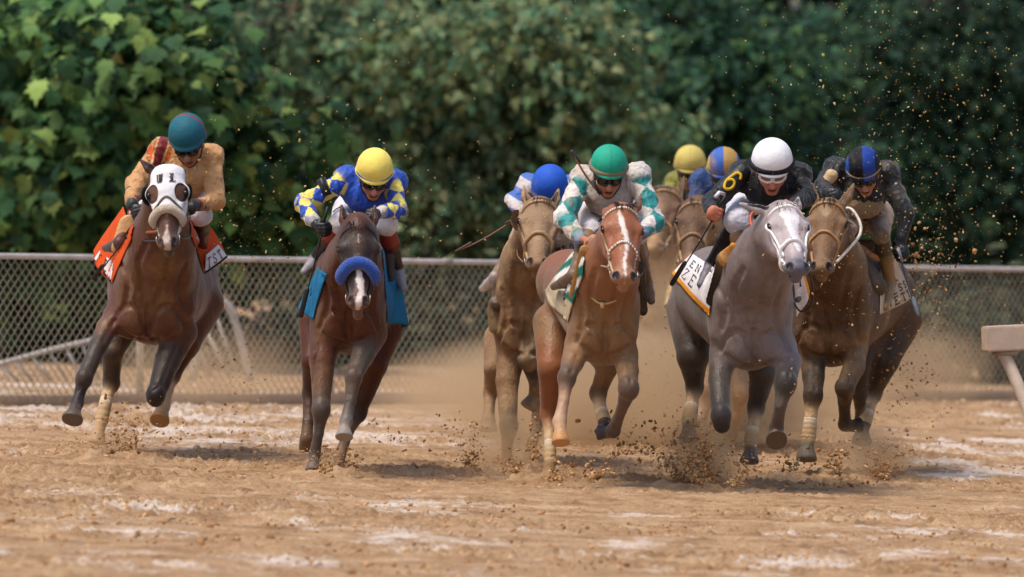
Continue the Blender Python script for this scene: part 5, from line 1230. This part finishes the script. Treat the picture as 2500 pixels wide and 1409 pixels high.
    hm.append(Ell(hc + R @ A(0, .05*HR, -.33*HR), (.985*HR, 1.10*HR, .09*HR), hcol, .02, R))
    ho_ = sdf_mesh('helmet', hm, .0055, M['helmet'], None, cut=[(hc + R @ A(0, 0, -.44*HR), -u)], tau=.003)
    shift(ho_, inv, root)
    mb = MB(); ring = [hc + inv + R @ A(math.sin(t) * HR * .995, math.cos(t) * HR * 1.125, -.20*HR + c.get('bandtilt', 0) * HR * math.cos(t)) for t in np.linspace(0, 2*math.pi, 49)]
    if c.get('band') is not None: mb.tube(ring, c.get('bandw', .008), 8, c['band'], flat=(f, .5), cap=False); mb.build('helmet_band', M['helmet'], root)
    mb = MB(); mb.tube(smooth_path([q(-.088, .0, -.03) + inv, q(-.07, .05, -.12) + inv, q(0, .085, -.178) + inv, q(.07, .05, -.12) + inv, q(.088, .0, -.03) + inv], 6), .005, 6, lin('#1c1816'), flat=(f, .5)); mb.build('chin_strap', M['leather'], root)
    # goggles
    G = gog or dict(frame=lin('#2a2420'), lens=lin('#1a1512'), z=-.045, r=.008)
    mb = MB(); lens = MB()
    for s in (-1, 1):
        cc = q(.034*s, .112, G['z']) + inv; rr = G.get('size', 1.0); pts = []
        for t in np.linspace(0, 2*math.pi, 25): pts.append(cc + sc * rr * (x * .034 * math.cos(t) - f * .35*abs(.034*math.cos(t) + .034*s*.6) + u * .024 * math.sin(t)))
        mb.tube(pts, G['r'], 8, G['frame'], cap=False)
        V = [cc + f * .004]; V += pts[:-1]; lens.add(V, [[0, 1 + i, 1 + (i + 1) % 24] for i in range(24)], G['lens'])
    mb.tube(smooth_path([q(-.068, .092, G['z']) + inv, q(-.09, .03, G['z'] + .005) + inv, q(-.098, -.05, G['z'] + .02) + inv], 5), .010, 6, G.get('strap', G['frame']), flat=(x, .4))
    mb.tube(smooth_path([q(.068, .092, G['z']) + inv, q(.09, .03, G['z'] + .005) + inv, q(.098, -.05, G['z'] + .02) + inv], 5), .010, 6, G.get('strap', G['frame']), flat=(x, .4))
    go = mb.build('goggles', M['leather'], root); lens.build('lens', M['gloss'], go)
    class Y: pass
    Y_ = Y(); Y_.root = root; Y_.rig = rig; Y_.inv = inv; Y_.q = q; Y_.R = R; Y_.hc = hc; Y_.HR = HR; Y_.jk = jk; Y_.x, Y_.f, Y_.u = x, f, u; Y_.br = br
    return Y_
def whip(label, rig, a, b, ra, rb, c0, c1, flap=True):
    pa, pb = rig.p(*a), rig.p(*b); root = pa.copy(); mb = MB(); t = np.linspace(0, 1, 20)[:, None]; d = pb - pa
    pts = (d[None] * t) + np.array([0, 0, -.02])[None] * (t * (1 - t) * 4)
    mb.tube(pts, np.linspace(ra, ra * .55, 20), 8, c0); o = mb.build('riding_whip', M['leather'], None)
    o.location = Vector([float(v) for v in pa]); tag(o, label, 'whip')
    m = MB(); e = unit(d); L = np.linalg.norm(d); m.tube([d - e * L * .26, d - e * L * .24, d, d + e * .01], [rb * .6, rb, rb, rb * .5], 8, c1, flat=((0, 1, .1), .45)); m.build('popper', M['leather'], o)
    m = MB(); m.tube([d * 0, e * .10], ra * 1.35, 8, c1); m.build('grip', M['leather'], o)
    return o
def solid(c): 
    c = np.asarray(c, np.float32); return lambda l, p: np.tile(c, (len(l), 1))
def seam(l): return np.abs(np.abs(l[:, 0]) - .0) < .012
WHB = lin('#d6d0d4'); BLK2 = lin('#141214')
# --- 1 tan jacket
def h1(l, p):
    K = np.tile(np.array(lin('#1f6070'), np.float32), (len(l), 1))
    m = (np.abs(l[:, 1] + .30 - .25 * l[:, 0]) < .07); K[m] = lin('#8a2f30'); return K
def jk1(q, p):
    K = stained(lin('#c4925f'), 2, lin('#8a6038'), .30, 9)(q, p); x = (p[:, 0] / p[:, 1]) * F + 1250; z = HORY + (CAMZ - p[:, 2]) / p[:, 1] * F
    a = (x - 398) + (z - 360) * .30 + (vnoise(p, 30) - .5) * 6; reg = (z < 392 + (430 - x) * .25) & (x < 440) & (x > 352); blotch = vnoise(p, 42)
    for lo, hi, cc in ((-60, -19, '#1f2524'), (-19, -15, '#c8a060'), (-15, 8, '#741a1e'), (8, 12, '#c8a060'), (12, 26, '#1f2524')):
        m = reg & (a > lo) & (a < hi); K[m] = lin(cc)
        if cc == '#1f2524': K[m & (blotch > .52)] = lin('#c4561e'); K[m & (blotch < .46)] = lin('#b98a54')
    return K
def sh1(q, p):
    e = p - q.c; a = e[:, 0] * 1.0 + e[:, 2] * .25; K = np.tile(np.array(lin('#b98a58'), np.float32), (len(p), 1))
    for lo, hi, cc in ((-.045, -.03, '#d4b070'), (-.03, .045, '#7a1f22'), (.045, .058, '#d4b070'), (.058, .085, '#232a28'), (-.085, -.045, '#20292a')):
        m = (a > lo) & (a < hi); K[m] = lin(cc)
    m = (vnoise(p, 26) > .62) & (a < -.03); K[m] = lin('#c45a22'); return K
J1 = jockey('jockey in a tan jacket and teal helmet on the bay with the white hood', 55.0,
    dict(helmet=(456, 322, 45, .30), look=(-.12, -1, -.82), tilt=3, neck=(452, 372, .48), chest=(455, 425, .52), cr=66, ch=58, sh=[(392, 362, .5), (512, 378, .5)], hip=(450, 475, 1.0),
         arms=[[(330, 452, .35), (322, 492, .2), (336, 520, .12)], [(528, 490, .35), (488, 500, .2), (460, 508, .05)]], legs=[[(345, 520, .52), (292, 592, .85), (258, 606, .72)], [(490, 525, .45), (492, 612, .85), (496, 645, .75)]], fat=1.12),
    dict(jacket=jk1, shoulder=[jk1, jk1], sleeve=jk1, cuff=lin('#5c1c1e'), breeches=WHB, boot=(lin('#2a1614'), lin('#5e201c')), foot=lin('#4a3e3a'), glove=lin('#1c1817'), helmet=h1, skin=lin('#a06c54'), facemud=.35))
R_ = J1.rig
cf = []
for pts in ([(322, 470, .27), (323, 500, .17)], [(500, 498, .26), (468, 502, .14)]):
    o = sdf_mesh('cuff', [Cap(R_.p(*pts[0]), R_.p(*pts[1]), .045, .042, lambda q, p: np.where((np.abs(q.t(p) - .5) < .32)[:, None], np.array(lin('#6e1d22'), np.float32), np.array(lin('#26302e'), np.float32)), .01)], .006, M['silk'], None); shift(o, J1.inv, J1.root)
whip('thick dark whip held low beside the orange saddle cloth of the bay', J1.rig, (322, 552, .10), (228, 680, .35), .0065, .015, lin('#4a2a20'), lin('#1c1210'))
# --- 2 blue and yellow diamonds
BL = lin('#1b49b0'); YL = lin('#ead668')
def h2(l, p):
    K = np.tile(np.array(lin('#f0da6c'), np.float32), (len(l), 1)); return K
ar = [harlequin(YL, BL, .125, 3, .1), harlequin(YL, BL, .125, 3, .7)]
J2 = jockey('jockey in blue and yellow diamond silks and yellow helmet on the dark brown horse', 53.3,
    dict(helmet=(915, 406, 44, .30), look=(.06, -1, -.74), tilt=-3, neck=(905, 455, .48), chest=(895, 472, .52), cr=56, ch=50, sh=[(848, 432, .5), (960, 440, .5)], hip=(885, 510, .98),
         arms=[[(740, 496, .35), (762, 538, .2), (788, 560, .10)], [(972, 512, .3), (928, 518, .15), (905, 530, .05)]], legs=[[(832, 545, .42), (772, 630, .85), (742, 664, .72)], [(942, 548, .42), (970, 655, .85), (985, 705, .75)]],
         grip=[(.05, .1, -1), (-.2, -.2, -1)], knuckle=[(1, -.6, -.1), (-.25, -1, -.1)]),
    dict(jacket=BL, shoulder=[harlequin(YL, BL, .12, 3, .0) if 0 else BL, BL], sleeve=ar, cuff=lin('#b8b4b8'), breeches=WHB, boot=(lin('#8e2a1c'), lin('#241a18')), foot=lin('#8a8488'), glove=lin('#17151a'), helmet=h2, band=lin('#2c5f9e'), bandw=.007, skin=lin('#b97a64'), facemud=.12, bandtilt=-.05))
whip('long black whip in the hand of the yellow helmeted jockey', J2.rig, (800, 505, .06), (734, 772, .12), .0065, .016, BLK2, BLK2)
mb = MB(); R_ = J2.rig; mb.tube([R_.p(783, 436, .40) + J2.inv, R_.p(800, 478, .38) + J2.inv], .030, 12, BLK2, flat=((0, 1, 0), 2.2)); mb.build('armband', M['leather'], J2.root)
# --- 3 blue helmet, muddy
def st3(q, p):
    e = ((p[:, 0] * .6 + p[:, 2] * 1.0) % .16) < .08; K = np.where(e[:, None], np.array(lin('#3f68b4'), np.float32), np.array(lin('#c8c0c0'), np.float32)); return dirt_post(8, TAN, .38, 9)(p, K)
J3 = jockey('jockey with a plain blue helmet crouched low on the mud coated horse', 55.4,
    dict(helmet=(1343, 446, 43, .20), look=(0, -1, -1.0), neck=(1345, 480, .45), chest=(1345, 500, .52), cr=54, ch=46, sh=[(1292, 452, .5), (1398, 450, .5)], hip=(1330, 520, .98),
         arms=[[(1254, 486, .35), (1268, 516, .2), (1276, 532, .12)], [(1410, 510, .35), (1380, 535, .2), (1350, 545, .05)]], legs=[[(1272, 585, .45), (1208, 678, .85), (1178, 704, .75)], [(1378, 585, .45), (1400, 680, .85), (1402, 705, .75)]]),
    dict(jacket=st3, breeches=stained(lin('#b5a090'), 5, TAN, .55), boot=(lin('#96785a'), lin('#80654c')), foot=lin('#b8aaa6'), glove=lin('#9a7c5c'), helmet=lambda l, p: dirt_post(5, lin('#8a7a70'), .35, 6)(p, np.tile(np.array(lin('#2458c0'), np.float32), (len(p), 1))) if True else None, skin=lin('#8a6a50'), facemud=.7))
whip('thin brown whip pointing down to the left of the mud coated horse', J3.rig, (1266, 528, .08), (1113, 614, .05), .0065, .009, lin('#7a4a30'), lin('#4a4030'))
# --- 4 white and teal
TE = lin('#2a8a88'); WT = lin('#d9cfc8')
def j4(q, p): return stained(lin('#a89c94'), 12, lin('#6e5840'), .48, 8)(q, p)
sl4 = [stained(harlequin(TE, WT, .17, 2, .15), 3, lin('#b59a78'), .38, 9), stained(harlequin(TE, WT, .17, 2, .35), 4, WT, .2, 9)]
J4 = jockey('jockey in white and teal diamond sleeves and green helmet on the chestnut', 52.8,
    dict(helmet=(1487, 397, 44, .30), look=(.08, -1, -.54), tilt=-2, neck=(1487, 450, .46), chest=(1485, 475, .50), cr=62, ch=54, sh=[(1425, 428, .5), (1558, 422, .5)], hip=(1478, 468, .98),
         arms=[[(1376, 535, .35), (1412, 578, .2), (1447, 596, .02)], [(1598, 545, .35), (1572, 566, .2), (1548, 575, .05)]], legs=[[(1442, 562, .45), (1400, 672, .85), (1352, 700, .70)], [(1552, 570, .42), (1578, 690, .85), (1590, 735, .75)]], kr=26, fat=1.1,
         grip=[(.8, -.2, -.6), (-.25, -.2, -1)], knuckle=[(.3, -1, .4), (-.25, -1, -.15)]),
    dict(jacket=j4, shoulder=[stained(WT, 5, lin('#a58a68'), .4), stained(WT, 6, lin('#c8b8a8'), .3)], sleeve=sl4, cuff=lin('#7d8aa0'), breeches=stained(lin('#dcd4d6'), 7, lin('#b08a5c'), .40, 6), boot=(lin('#8a6c4e'), lin('#6e563e')), foot=lin('#6a5444'), helmet=lambda l, p: np.tile(np.array(lin('#23a184'), np.float32), (len(l), 1)) * (1 - .25 * (np.abs(l[:, 0]) < .02)[:, None]), band=lin('#80705a'), bandw=.016, skin=lin('#ae7458'), facemud=.2),
    gog=dict(frame=lin('#241d1a'), lens=lin('#120d0c'), z=-.045, r=.009, size=1.12))
whip('short whip sticking up beside the green helmet', J4.rig, (1466, 474, .30), (1396, 370, .25), .009, .014, lin('#8a5c3c'), lin('#2e2a32'))
# --- 5 and 6
def h5(l, p): return dirt_post(6, lin('#a88c50'), .4, 6)(p, np.tile(np.array(lin('#c4b262'), np.float32), (len(p), 1))) * (1 - .2 * (np.abs(l[:, 0]) < .02)[:, None])
J5 = jockey('jockey in muddy lime green with a mustard yellow helmet, furthest back', 62.5,
    dict(helmet=(1685, 392, 38, .30), look=(0, -1, -.4), neck=(1686, 440, .48), chest=(1684, 462, .52), cr=48, ch=42, sh=[(1652, 440, .5), (1724, 438, .5)], hip=(1684, 500, .95),
         arms=[[(1618, 485, .35), (1640, 510, .2), (1660, 512, .1)], [(1750, 490, .35), (1730, 515, .2), (1705, 520, .1)]], legs=[[(1630, 560, .45), (1615, 640, .85), (1608, 665, .75)], [(1735, 560, .45), (1750, 640, .85), (1755, 665, .75)]]),
    dict(jacket=stained(lin('#7e7c30'), 14, lin('#5a5030'), .46, 9), breeches=stained(lin('#b8a898'), 5, TAN, .6), boot=(lin('#6e583e'), lin('#6e583e')), helmet=h5, band=lin('#7d6c3c'), skin=lin('#9a6c50'), facemud=.5), h=.0075)
def h6(l, p):
    m = l[:, 0] > 0; K = np.where(m[:, None], np.array(lin('#b08c50'), np.float32), np.array(lin('#3c62b0'), np.float32)); K[(l[:, 0] > .82)] = lin('#3f68c0'); K[(l[:, 0] < -.85)] = lin('#c8b060')
    return dirt_post(4, lin('#a5824e'), .42, 8)(p, K)
J6 = jockey('jockey with a blue and tan quartered helmet behind the grey', 59.0,
    dict(helmet=(1767, 399, 40, .30), look=(0, -1, -.55), tilt=2, neck=(1768, 445, .48), chest=(1768, 465, .52), cr=50, ch=42, sh=[(1715, 438, .5), (1820, 435, .5)], hip=(1765, 505, .95),
         arms=[[(1690, 500, .35), (1710, 530, .2), (1735, 535, .1)], [(1840, 500, .35), (1815, 530, .2), (1790, 535, .1)]], legs=[[(1690, 590, .45), (1645, 690, .85), (1628, 745, .72)], [(1830, 590, .45), (1850, 690, .85), (1860, 745, .75)]]),
    dict(jacket=stained(lin('#22345f'), 17, lin('#4c4038'), .5, 9), shoulder=[lin('#26477f'), lin('#22345f')], breeches=stained(lin('#b8a898'), 5, TAN, .6), boot=(lin('#8a7048'), lin('#9a7c50')), helmet=h6, band=lin('#4c4644'), skin=lin('#7e6448'), facemud=.75, mud=lin('#8c7250')), h=.0075)
# --- 7 black with white helmet
J7 = jockey('jockey in black silks and white helmet with a yellow armband number on the grey', 53.0,
    dict(helmet=(1885, 387, 50, .28), look=(.02, -1, -.58), tilt=0, headscale=.93, neck=(1884, 445, .46), chest=(1882, 455, .50), cr=66, ch=50, sh=[(1815, 418, .5), (1948, 422, .5)], hip=(1850, 470, .98),
         arms=[[(1738, 492, .38), (1733, 508, .2), (1748, 522, .08)], [(1968, 480, .35), (1940, 500, .15), (1915, 510, .02)]], legs=[[(1800, 540, .42), (1736, 645, .85), (1710, 695, .72)], [(1945, 560, .42), (1952, 690, .85), (1948, 730, .75)]], kr=31, fat=1.1,
         grip=[(.45, -.1, .9), (-.25, -.2, -1)], knuckle=[(.1, -1, -.1), (-.25, -1, -.15)], hand=1.12),
    dict(jacket=lin('#131316'), cuff=lin('#20242e'), breeches=lin('#dcd8e2'), boot=(lin('#121214'), lin('#18181e')), foot=lin('#68646c'), helmet=solid(lin('#e9e7ea')), band=lin('#17161a'), bandw=.020, bandtilt=.02, skin=lin('#c2755a'), facemud=.05),
    gog=dict(frame=lin('#ded9d8'), lens=lin('#8a6a60'), z=-.040, r=.010, size=1.22, strap=lin('#1c1a1e')))
R_ = J7.rig
def arm7(u_, v_):
    a, b, n = R_.p(1806, 432, .36) + J7.inv, R_.p(1768, 458, .34) + J7.inv, A(0, -1, .1); ax = b - a; dn = unit(np.cross(ax, A(0, 1, 0)));  dn = dn if dn[2] < 0 else -dn
    return a + ax * (1 - u_) * 0 + ax * v_ + dn * 0 + (-dn) * (u_ - .5) * .10, n
mb = MB(); a_, b_ = R_.p(1822, 414, .46) + J7.inv, R_.p(1758, 474, .40) + J7.inv; mb.tube([a_, a_ + (b_ - a_) * .06, b_, b_ + (b_ - a_) * .04], [.060, .068, .064, .058], 20, lin('#111113')); band7 = mb.build('armband', M['leather'], J7.root)
ax7 = unit(b_ - a_); sd7 = unit(np.cross(ax7, A(0, -1, 0))); mid7 = (a_ + b_) / 2
if sd7[2] < 0: sd7 = -sd7
lettering(lambda u_, v_: (mid7 + ax7 * (v_ - .5) * .13 + sd7 * (.5 - u_) * .085 + A(0, -1, 0) * (.074 - 1.2 * (u_ - .5) ** 2 * .066), A(0, -1, 0)), '6', .0, 1.0, 1.0, 1.0, 0, .0095, lin('#e0b820'), band7)
mb = MB(); mb.tube([R_.p(1768, 474, .28) + J7.inv, R_.p(1756, 470, .22) + J7.inv, R_.p(1746, 482, .2) + J7.inv], .012, 8, lin('#dcd8dc')); mb.build('sleeve_stripe', M['silk'], J7.root)
whip('black whip slanting down past the grey horse shoulder', R7, (1772, 478, .04), (1640, 694, .18), .0065, .016, BLK2, BLK2)
# --- 8 dark, muddy, arm hanging
def h8(l, p):
    m = (l[:, 0] > .05) & (l[:, 0] < .75); K = np.where(m[:, None], np.array(lin('#1c3e92'), np.float32), np.array(lin('#15161e'), np.float32)); K[(l[:, 0] < -.80)] = lin('#24509e')
    return dirt_post(11, lin('#5c5244'), .30, 9)(p, K)
dk8 = stained(lin('#1a1c22'), 19, lin('#4c463a'), .44, 8)
J8 = jockey('jockey in dark muddy silks and navy quartered helmet, one arm hanging, rightmost rider', 55.6,
    dict(helmet=(2107, 400, 42, .28), look=(-.05, -1, -.72), tilt=6, neck=(2106, 440, .46), chest=(2108, 465, .52), cr=58, ch=56, sh=[(2045, 408, .5), (2165, 418, .5)], hip=(2112, 520, .92),
         arms=[[(2008, 448, .30), (2020, 470, .15), (2034, 480, .05)], [(2214, 520, .38), (2202, 586, .34), (2197, 620, .32)]], legs=[[(2070, 560, .42), (2040, 680, .8), (2040, 720, .7)], [(2152, 578, .62), (2174, 690, .78), (2160, 752, .66)]], kr=19,
         grip=[(.25, -.2, -1), (.35, 0, -1)], knuckle=[(.25, -1, -.15), (.2, -1, -.1)]),
    dict(jacket=lambda q, p: dk8(q, p), sleeve=dk8, cuff=lin('#1a1a1c'), breeches=stained(lin('#a88c78'), 21, lin('#7e6244'), .5, 6), boot=(lin('#4a3c28'), lin('#8a6c46')), foot=lin('#8a6c46'), glove=lin('#121114'), helmet=h8, band=lin('#a58e5c'), bandw=.007, bandtilt=-.04, skin=lin('#a8745a'), facemud=.35))
R_ = J8.rig
o = sdf_mesh('muddy_shirt_front', [Ell(R_.p(2108, 498, .50), (.135, .12, .10), stained(lin('#8c7458'), 3, lin('#5c4a30'), .4, 9), .03)], .008, M['silk'], None, noise=(.01, 12)); shift(o, J8.inv, J8.root)
o = sdf_mesh('forearm_guard', [Cap(R_.p(2003, 462, .26), R_.p(2030, 428, .26), .030, .042, lin('#c4a378'), .01)], .007, M['silk'], None, noise=(.006, 18)); shift(o, J8.inv, J8.root)
whip('grey whip hanging from the black glove of the rightmost rider', J8.rig, (2192, 604, .27), (2241, 768, .25), .0075, .013, lin('#3a4658'), lin('#7d8898'))

for (ch_, y_) in (('T', 486), ('L', 508)):   # small black lettering down the white breeches
    lettering(lambda u_, v_: (snap(J2.br, [J2.rig.p(824 + u_ * 17, y_ + v_ * 18, .60)], .003)[0] + J2.inv, A(0, -1, 0)), ch_, 0, 1, 1, 1, 0, .0035, BLK2, J2.root, off=.001)
# ---------------------------------------------------------------- flying dirt and dust
M['clod'] = mat_col('flying_clod', rough=.95, spec=.1, var=.35, vscale=14, bump=.6, bscale=60)
def ico():
    t = (1 + 5 ** .5) / 2
    V = np.array([(-1, t, 0), (1, t, 0), (-1, -t, 0), (1, -t, 0), (0, -1, t), (0, 1, t), (0, -1, -t), (0, 1, -t), (t, 0, -1), (t, 0, 1), (-t, 0, -1), (-t, 0, 1)], np.float32)
    V /= np.linalg.norm(V[0]); T = np.array([(0, 11, 5), (0, 5, 1), (0, 1, 7), (0, 7, 10), (0, 10, 11), (1, 5, 9), (5, 11, 4), (11, 10, 2), (10, 7, 6), (7, 1, 8), (3, 9, 4), (3, 4, 2), (3, 2, 6), (3, 6, 8), (3, 8, 9), (4, 9, 5), (2, 4, 11), (6, 2, 10), (8, 6, 7), (9, 8, 1)], np.int32)
    return V, T
def clods(name, pos, size, cols, label, smooth=True):
    r = np.random.default_rng(5); V0, T0 = ico(); n = len(pos)
    D = V0[None] * (.55 + .9 * r.random((n, 12, 1))) * (.6 + .8 * r.random((n, 1, 3)))
    ang = r.random(n) * 6.28; ca, sa = np.cos(ang), np.sin(ang)
    D[..., 2] *= 1 + 1.2 * r.random((n, 1)) ** 3
    X = D[..., 0] * ca[:, None] - D[..., 2] * sa[:, None]; Z = D[..., 0] * sa[:, None] + D[..., 2] * ca[:, None]
    V = pos[:, None, :] + np.stack([X, D[..., 1], Z], -1) * size[:, None, None]
    T = T0[None] + (np.arange(n) * 12)[:, None, None]; ca_ = np.array([lin(c) for c in cols]); K = ca_[r.integers(0, len(ca_), n)] * (.7 + .6 * r.random((n, 1)))
    o = link(name, mesh_np(name, V.reshape(-1, 3), T.reshape(-1, 3), np.repeat(K, 12, 0)), M['clod'], None, smooth); tag(o, label, 'dirt', kind='stuff'); return o
def splashes():
    r = np.random.default_rng(8); pos = []; size = []
    # x, y of the foot of each spray, distance, width px, height px, lean px, count, largest clod in m
    for (x, y, d, w, h, lean, n, big) in [(300, 1130, 54.9, 75, 150, 20, 520, .026), (255, 1125, 54.9, 40, 60, 0, 150, .02), (430, 1080, 55, 60, 90, 10, 50, .02), (640, 1090, 54.5, 160, 70, 0, 40, .022),
        (790, 1155, 53.2, 45, 60, 0, 190, .02), (845, 1158, 53.6, 45, 50, 10, 170, .024), (960, 1080, 54.5, 130, 80, 0, 60, .02), (1160, 1150, 54.8, 60, 130, -40, 330, .022), (1250, 1155, 54.5, 60, 60, 0, 160, .02), (1300, 1120, 54.6, 40, 140, 20, 190, .02),
        (1360, 1175, 53.2, 50, 40, 10, 130, .02), (1450, 1165, 52.6, 110, 60, 0, 90, .034), (1550, 1110, 54, 150, 110, 0, 120, .024), (1720, 1195, 53.4, 70, 170, -10, 1150, .024), (1660, 1170, 53.8, 60, 110, -50, 320, .024), (1800, 1190, 53.0, 60, 90, 20, 240, .022),
        (2035, 1160, 54.8, 50, 110, 30, 190, .026), (2150, 1165, 55.4, 70, 90, 30, 420, .026), (1930, 1150, 54, 80, 80, 0, 90, .024), (2060, 1190, 54, 120, 20, 0, 80, .024)]:
        for _ in range(int(n * 2.8)):
            t = r.random() ** 1.7; sp = (.35 + .9 * t); px = x + lean * t + r.normal() * w * .5 * sp; py = y - h * t * (.6 + .6 * r.random()) - 2
            dd = d + r.normal() * .18; pos.append(P(px, py, dd)); size.append(big * (.07 + .50 * r.random() ** 8) * (1 - .3 * t))
    # a scatter of loose clods over the whole strip the field is crossing
    for _ in range(420):
        px = r.uniform(100, 2300); py = r.uniform(1020, 1190); dd = 55.5 + r.normal() * .8; sz = .012 * (.25 + .75 * r.random() ** 3)
        p = P(px, py, dd)
        if p[2] < gz(p[0]) + .02: p[2] = gz(p[0]) + .02
        pos.append(p); size.append(sz)
    # spray hanging in the air at the right of the field and on the fence behind
    for (x, y, w, h, n, big) in [(2230, 780, 75, 130, 900, .010), (2270, 630, 50, 40, 110, .018), (2190, 930, 60, 60, 260, .010), (590, 650, 70, 110, 420, .008), (560, 880, 60, 90, 260, .010), (1010, 560, 60, 90, 240, .007), (1620, 800, 45, 120, 260, .008), (2050, 760, 90, 150, 190, .009), (1820, 930, 60, 60, 200, .009), (2420, 700, 80, 120, 130, .006)]:
        for _ in range(n):
            px, py = x + r.normal() * w, y + r.normal() * h; dd = (52.2 if x in (2050,) else 56.8) + r.normal() * .35; p = P(px, py, dd)
            if p[2] > gz(p[0]): pos.append(p); size.append(.8 * big * (.25 + .75 * r.random() ** 4))
    clods('flying_dirt', np.array(pos), np.array(size), ['#b98c60', '#a57a50', '#c99e70', '#90663f', '#d2aa7c'], 'clods of wet dirt thrown up by the hoofs')
splashes()
def crumbs():
    r = np.random.default_rng(18); n = 9000; d = F / r.uniform(310, 500, n); x = r.uniform(-1300, 1300, n) * d / F
    pos = np.stack([x, d, gz(x) + .006], 1); keep = fbm(pos.astype(np.float32) * A(1, .6, 1), 1.6, 2) > .42; pos = pos[keep]
    clods('loose_crumbs', pos, .003 + .010 * r.random(len(pos)) ** 4, ['#b88c62', '#b08258', '#c0956c', '#a97d55', '#c8a078'], 'loose crumbs of dirt strewn over the track')
crumbs()
def specks():
    r = np.random.default_rng(9); pos = []; size = []
    while len(pos) < 2600:
        px, py = r.uniform(450, 2500), r.uniform(0, 640)
        dens = .12 + .9 * math.exp(-((px - 2200) / 260) ** 2) * (.35 + .65 * math.exp(-((py - 480) / 300) ** 2)) + .30 * math.exp(-((px - 2350) / 250) ** 2 - ((py - 250) / 250) ** 2) + .35 * math.exp(-((px - 720) / 170) ** 2 - ((py - 480) / 200) ** 2) + .25 * math.exp(-((px - 1030) / 60) ** 2 - ((py - 520) / 90) ** 2)
        if r.random() > dens: continue
        pos.append(P(px, py, r.uniform(52.5, 56))); size.append(.0014 + .0050 * r.random() ** 6)
    clods('airborne_specks', np.array(pos), np.array(size), ['#c7a55c', '#b8924c', '#d6bc7c', '#a8804a', '#c2b48e'], 'tiny ochre specks of dirt hanging in the air before the trees', smooth=False)
specks()
def dust():
    m = bpy.data.materials.new('dust'); m.use_nodes = True; t = m.node_tree; N = t.nodes; L = t.links; N.remove(N['Principled BSDF'])
    v = N.new('ShaderNodeVolumePrincipled'); v.inputs['Color'].default_value = (*lin('#eccda6'), 1); v.inputs['Anisotropy'].default_value = .2
    tc = N.new('ShaderNodeTexCoord'); ln = N.new('ShaderNodeVectorMath'); ln.operation = 'LENGTH'; L.new(tc.outputs['Object'], ln.inputs[0])
    f = N.new('ShaderNodeMapRange'); f.interpolation_type = 'SMOOTHSTEP'; f.inputs[1].default_value = 1; f.inputs[2].default_value = .15; L.new(ln.outputs['Value'], f.inputs[0])
    g = N.new('ShaderNodeNewGeometry'); n = N.new('ShaderNodeTexNoise'); n.inputs['Scale'].default_value = 2.6; n.inputs['Detail'].default_value = 3; L.new(g.outputs['Position'], n.inputs['Vector'])
    n2 = N.new('ShaderNodeMapRange'); n2.inputs[1].default_value = .35; n2.inputs[2].default_value = .70; n2.inputs[3].default_value = .25; n2.inputs[4].default_value = 1.5; L.new(n.outputs[0], n2.inputs[0])
    oi = N.new('ShaderNodeObjectInfo'); a = N.new('ShaderNodeMath'); a.operation = 'MULTIPLY'; L.new(f.outputs[0], a.inputs[0]); L.new(n2.outputs[0], a.inputs[1])
    b = N.new('ShaderNodeMath'); b.operation = 'MULTIPLY'; L.new(a.outputs[0], b.inputs[0]); L.new(oi.outputs['Alpha'], b.inputs[1]); L.new(b.outputs[0], v.inputs['Density'])
    L.new(v.outputs[0], N['Material Output'].inputs['Volume'])
    for (x, y, d, rx, ry, rd, k, lab) in [(1560, 960, 60.5, 760, 185, 2.6, 3.7, 'wide veil of tan dust behind the legs of the field'), (1230, 1090, 55.3, 150, 105, .6, 3.5, 'tan dust puff round the feet of the mud coated horse'),
            (1720, 1110, 53.9, 130, 120, .55, 7.0, 'dense tan dust puff under the grey horse'), (1620, 760, 61.8, 120, 240, 1.2, 1.1, 'column of brown dust around the two horses at the back'), (2120, 1110, 55.6, 150, 90, .6, 3.5, 'tan dust kicked up under the rightmost horse'), (300, 1090, 55.2, 110, 80, .5, 2.2, 'small puff of dust by the leftmost horse hoofs'), (500, 900, 58.5, 330, 130, 1.6, .5, 'thin dust trailing behind the leftmost horse'), (2180, 900, 58.5, 300, 150, 1.4, 1.4, 'thin dust behind the rightmost horse')]:
        bb = MB(); V = []; Q = []; nn = 14
        for i in range(nn + 1):
            for j in range(20): th, ph = math.pi * i / nn, 6.28318 * j / 20; V.append((math.sin(th)*math.cos(ph), math.sin(th)*math.sin(ph), math.cos(th)))
        for i in range(nn):
            for j in range(20): Q.append([i*20+j, (i+1)*20+j, (i+1)*20+(j+1) % 20, i*20+(j+1) % 20])
        bb.add(V, Q); o = bb.build('dust_cloud', m); s = F / d; c = P(x, y, d); o.location = Vector([float(q) for q in c]); o.scale = (rx / s, rd, ry / s); o.color = (1, 1, 1, k); tag(o, lab, 'dust', kind='stuff')
dust()
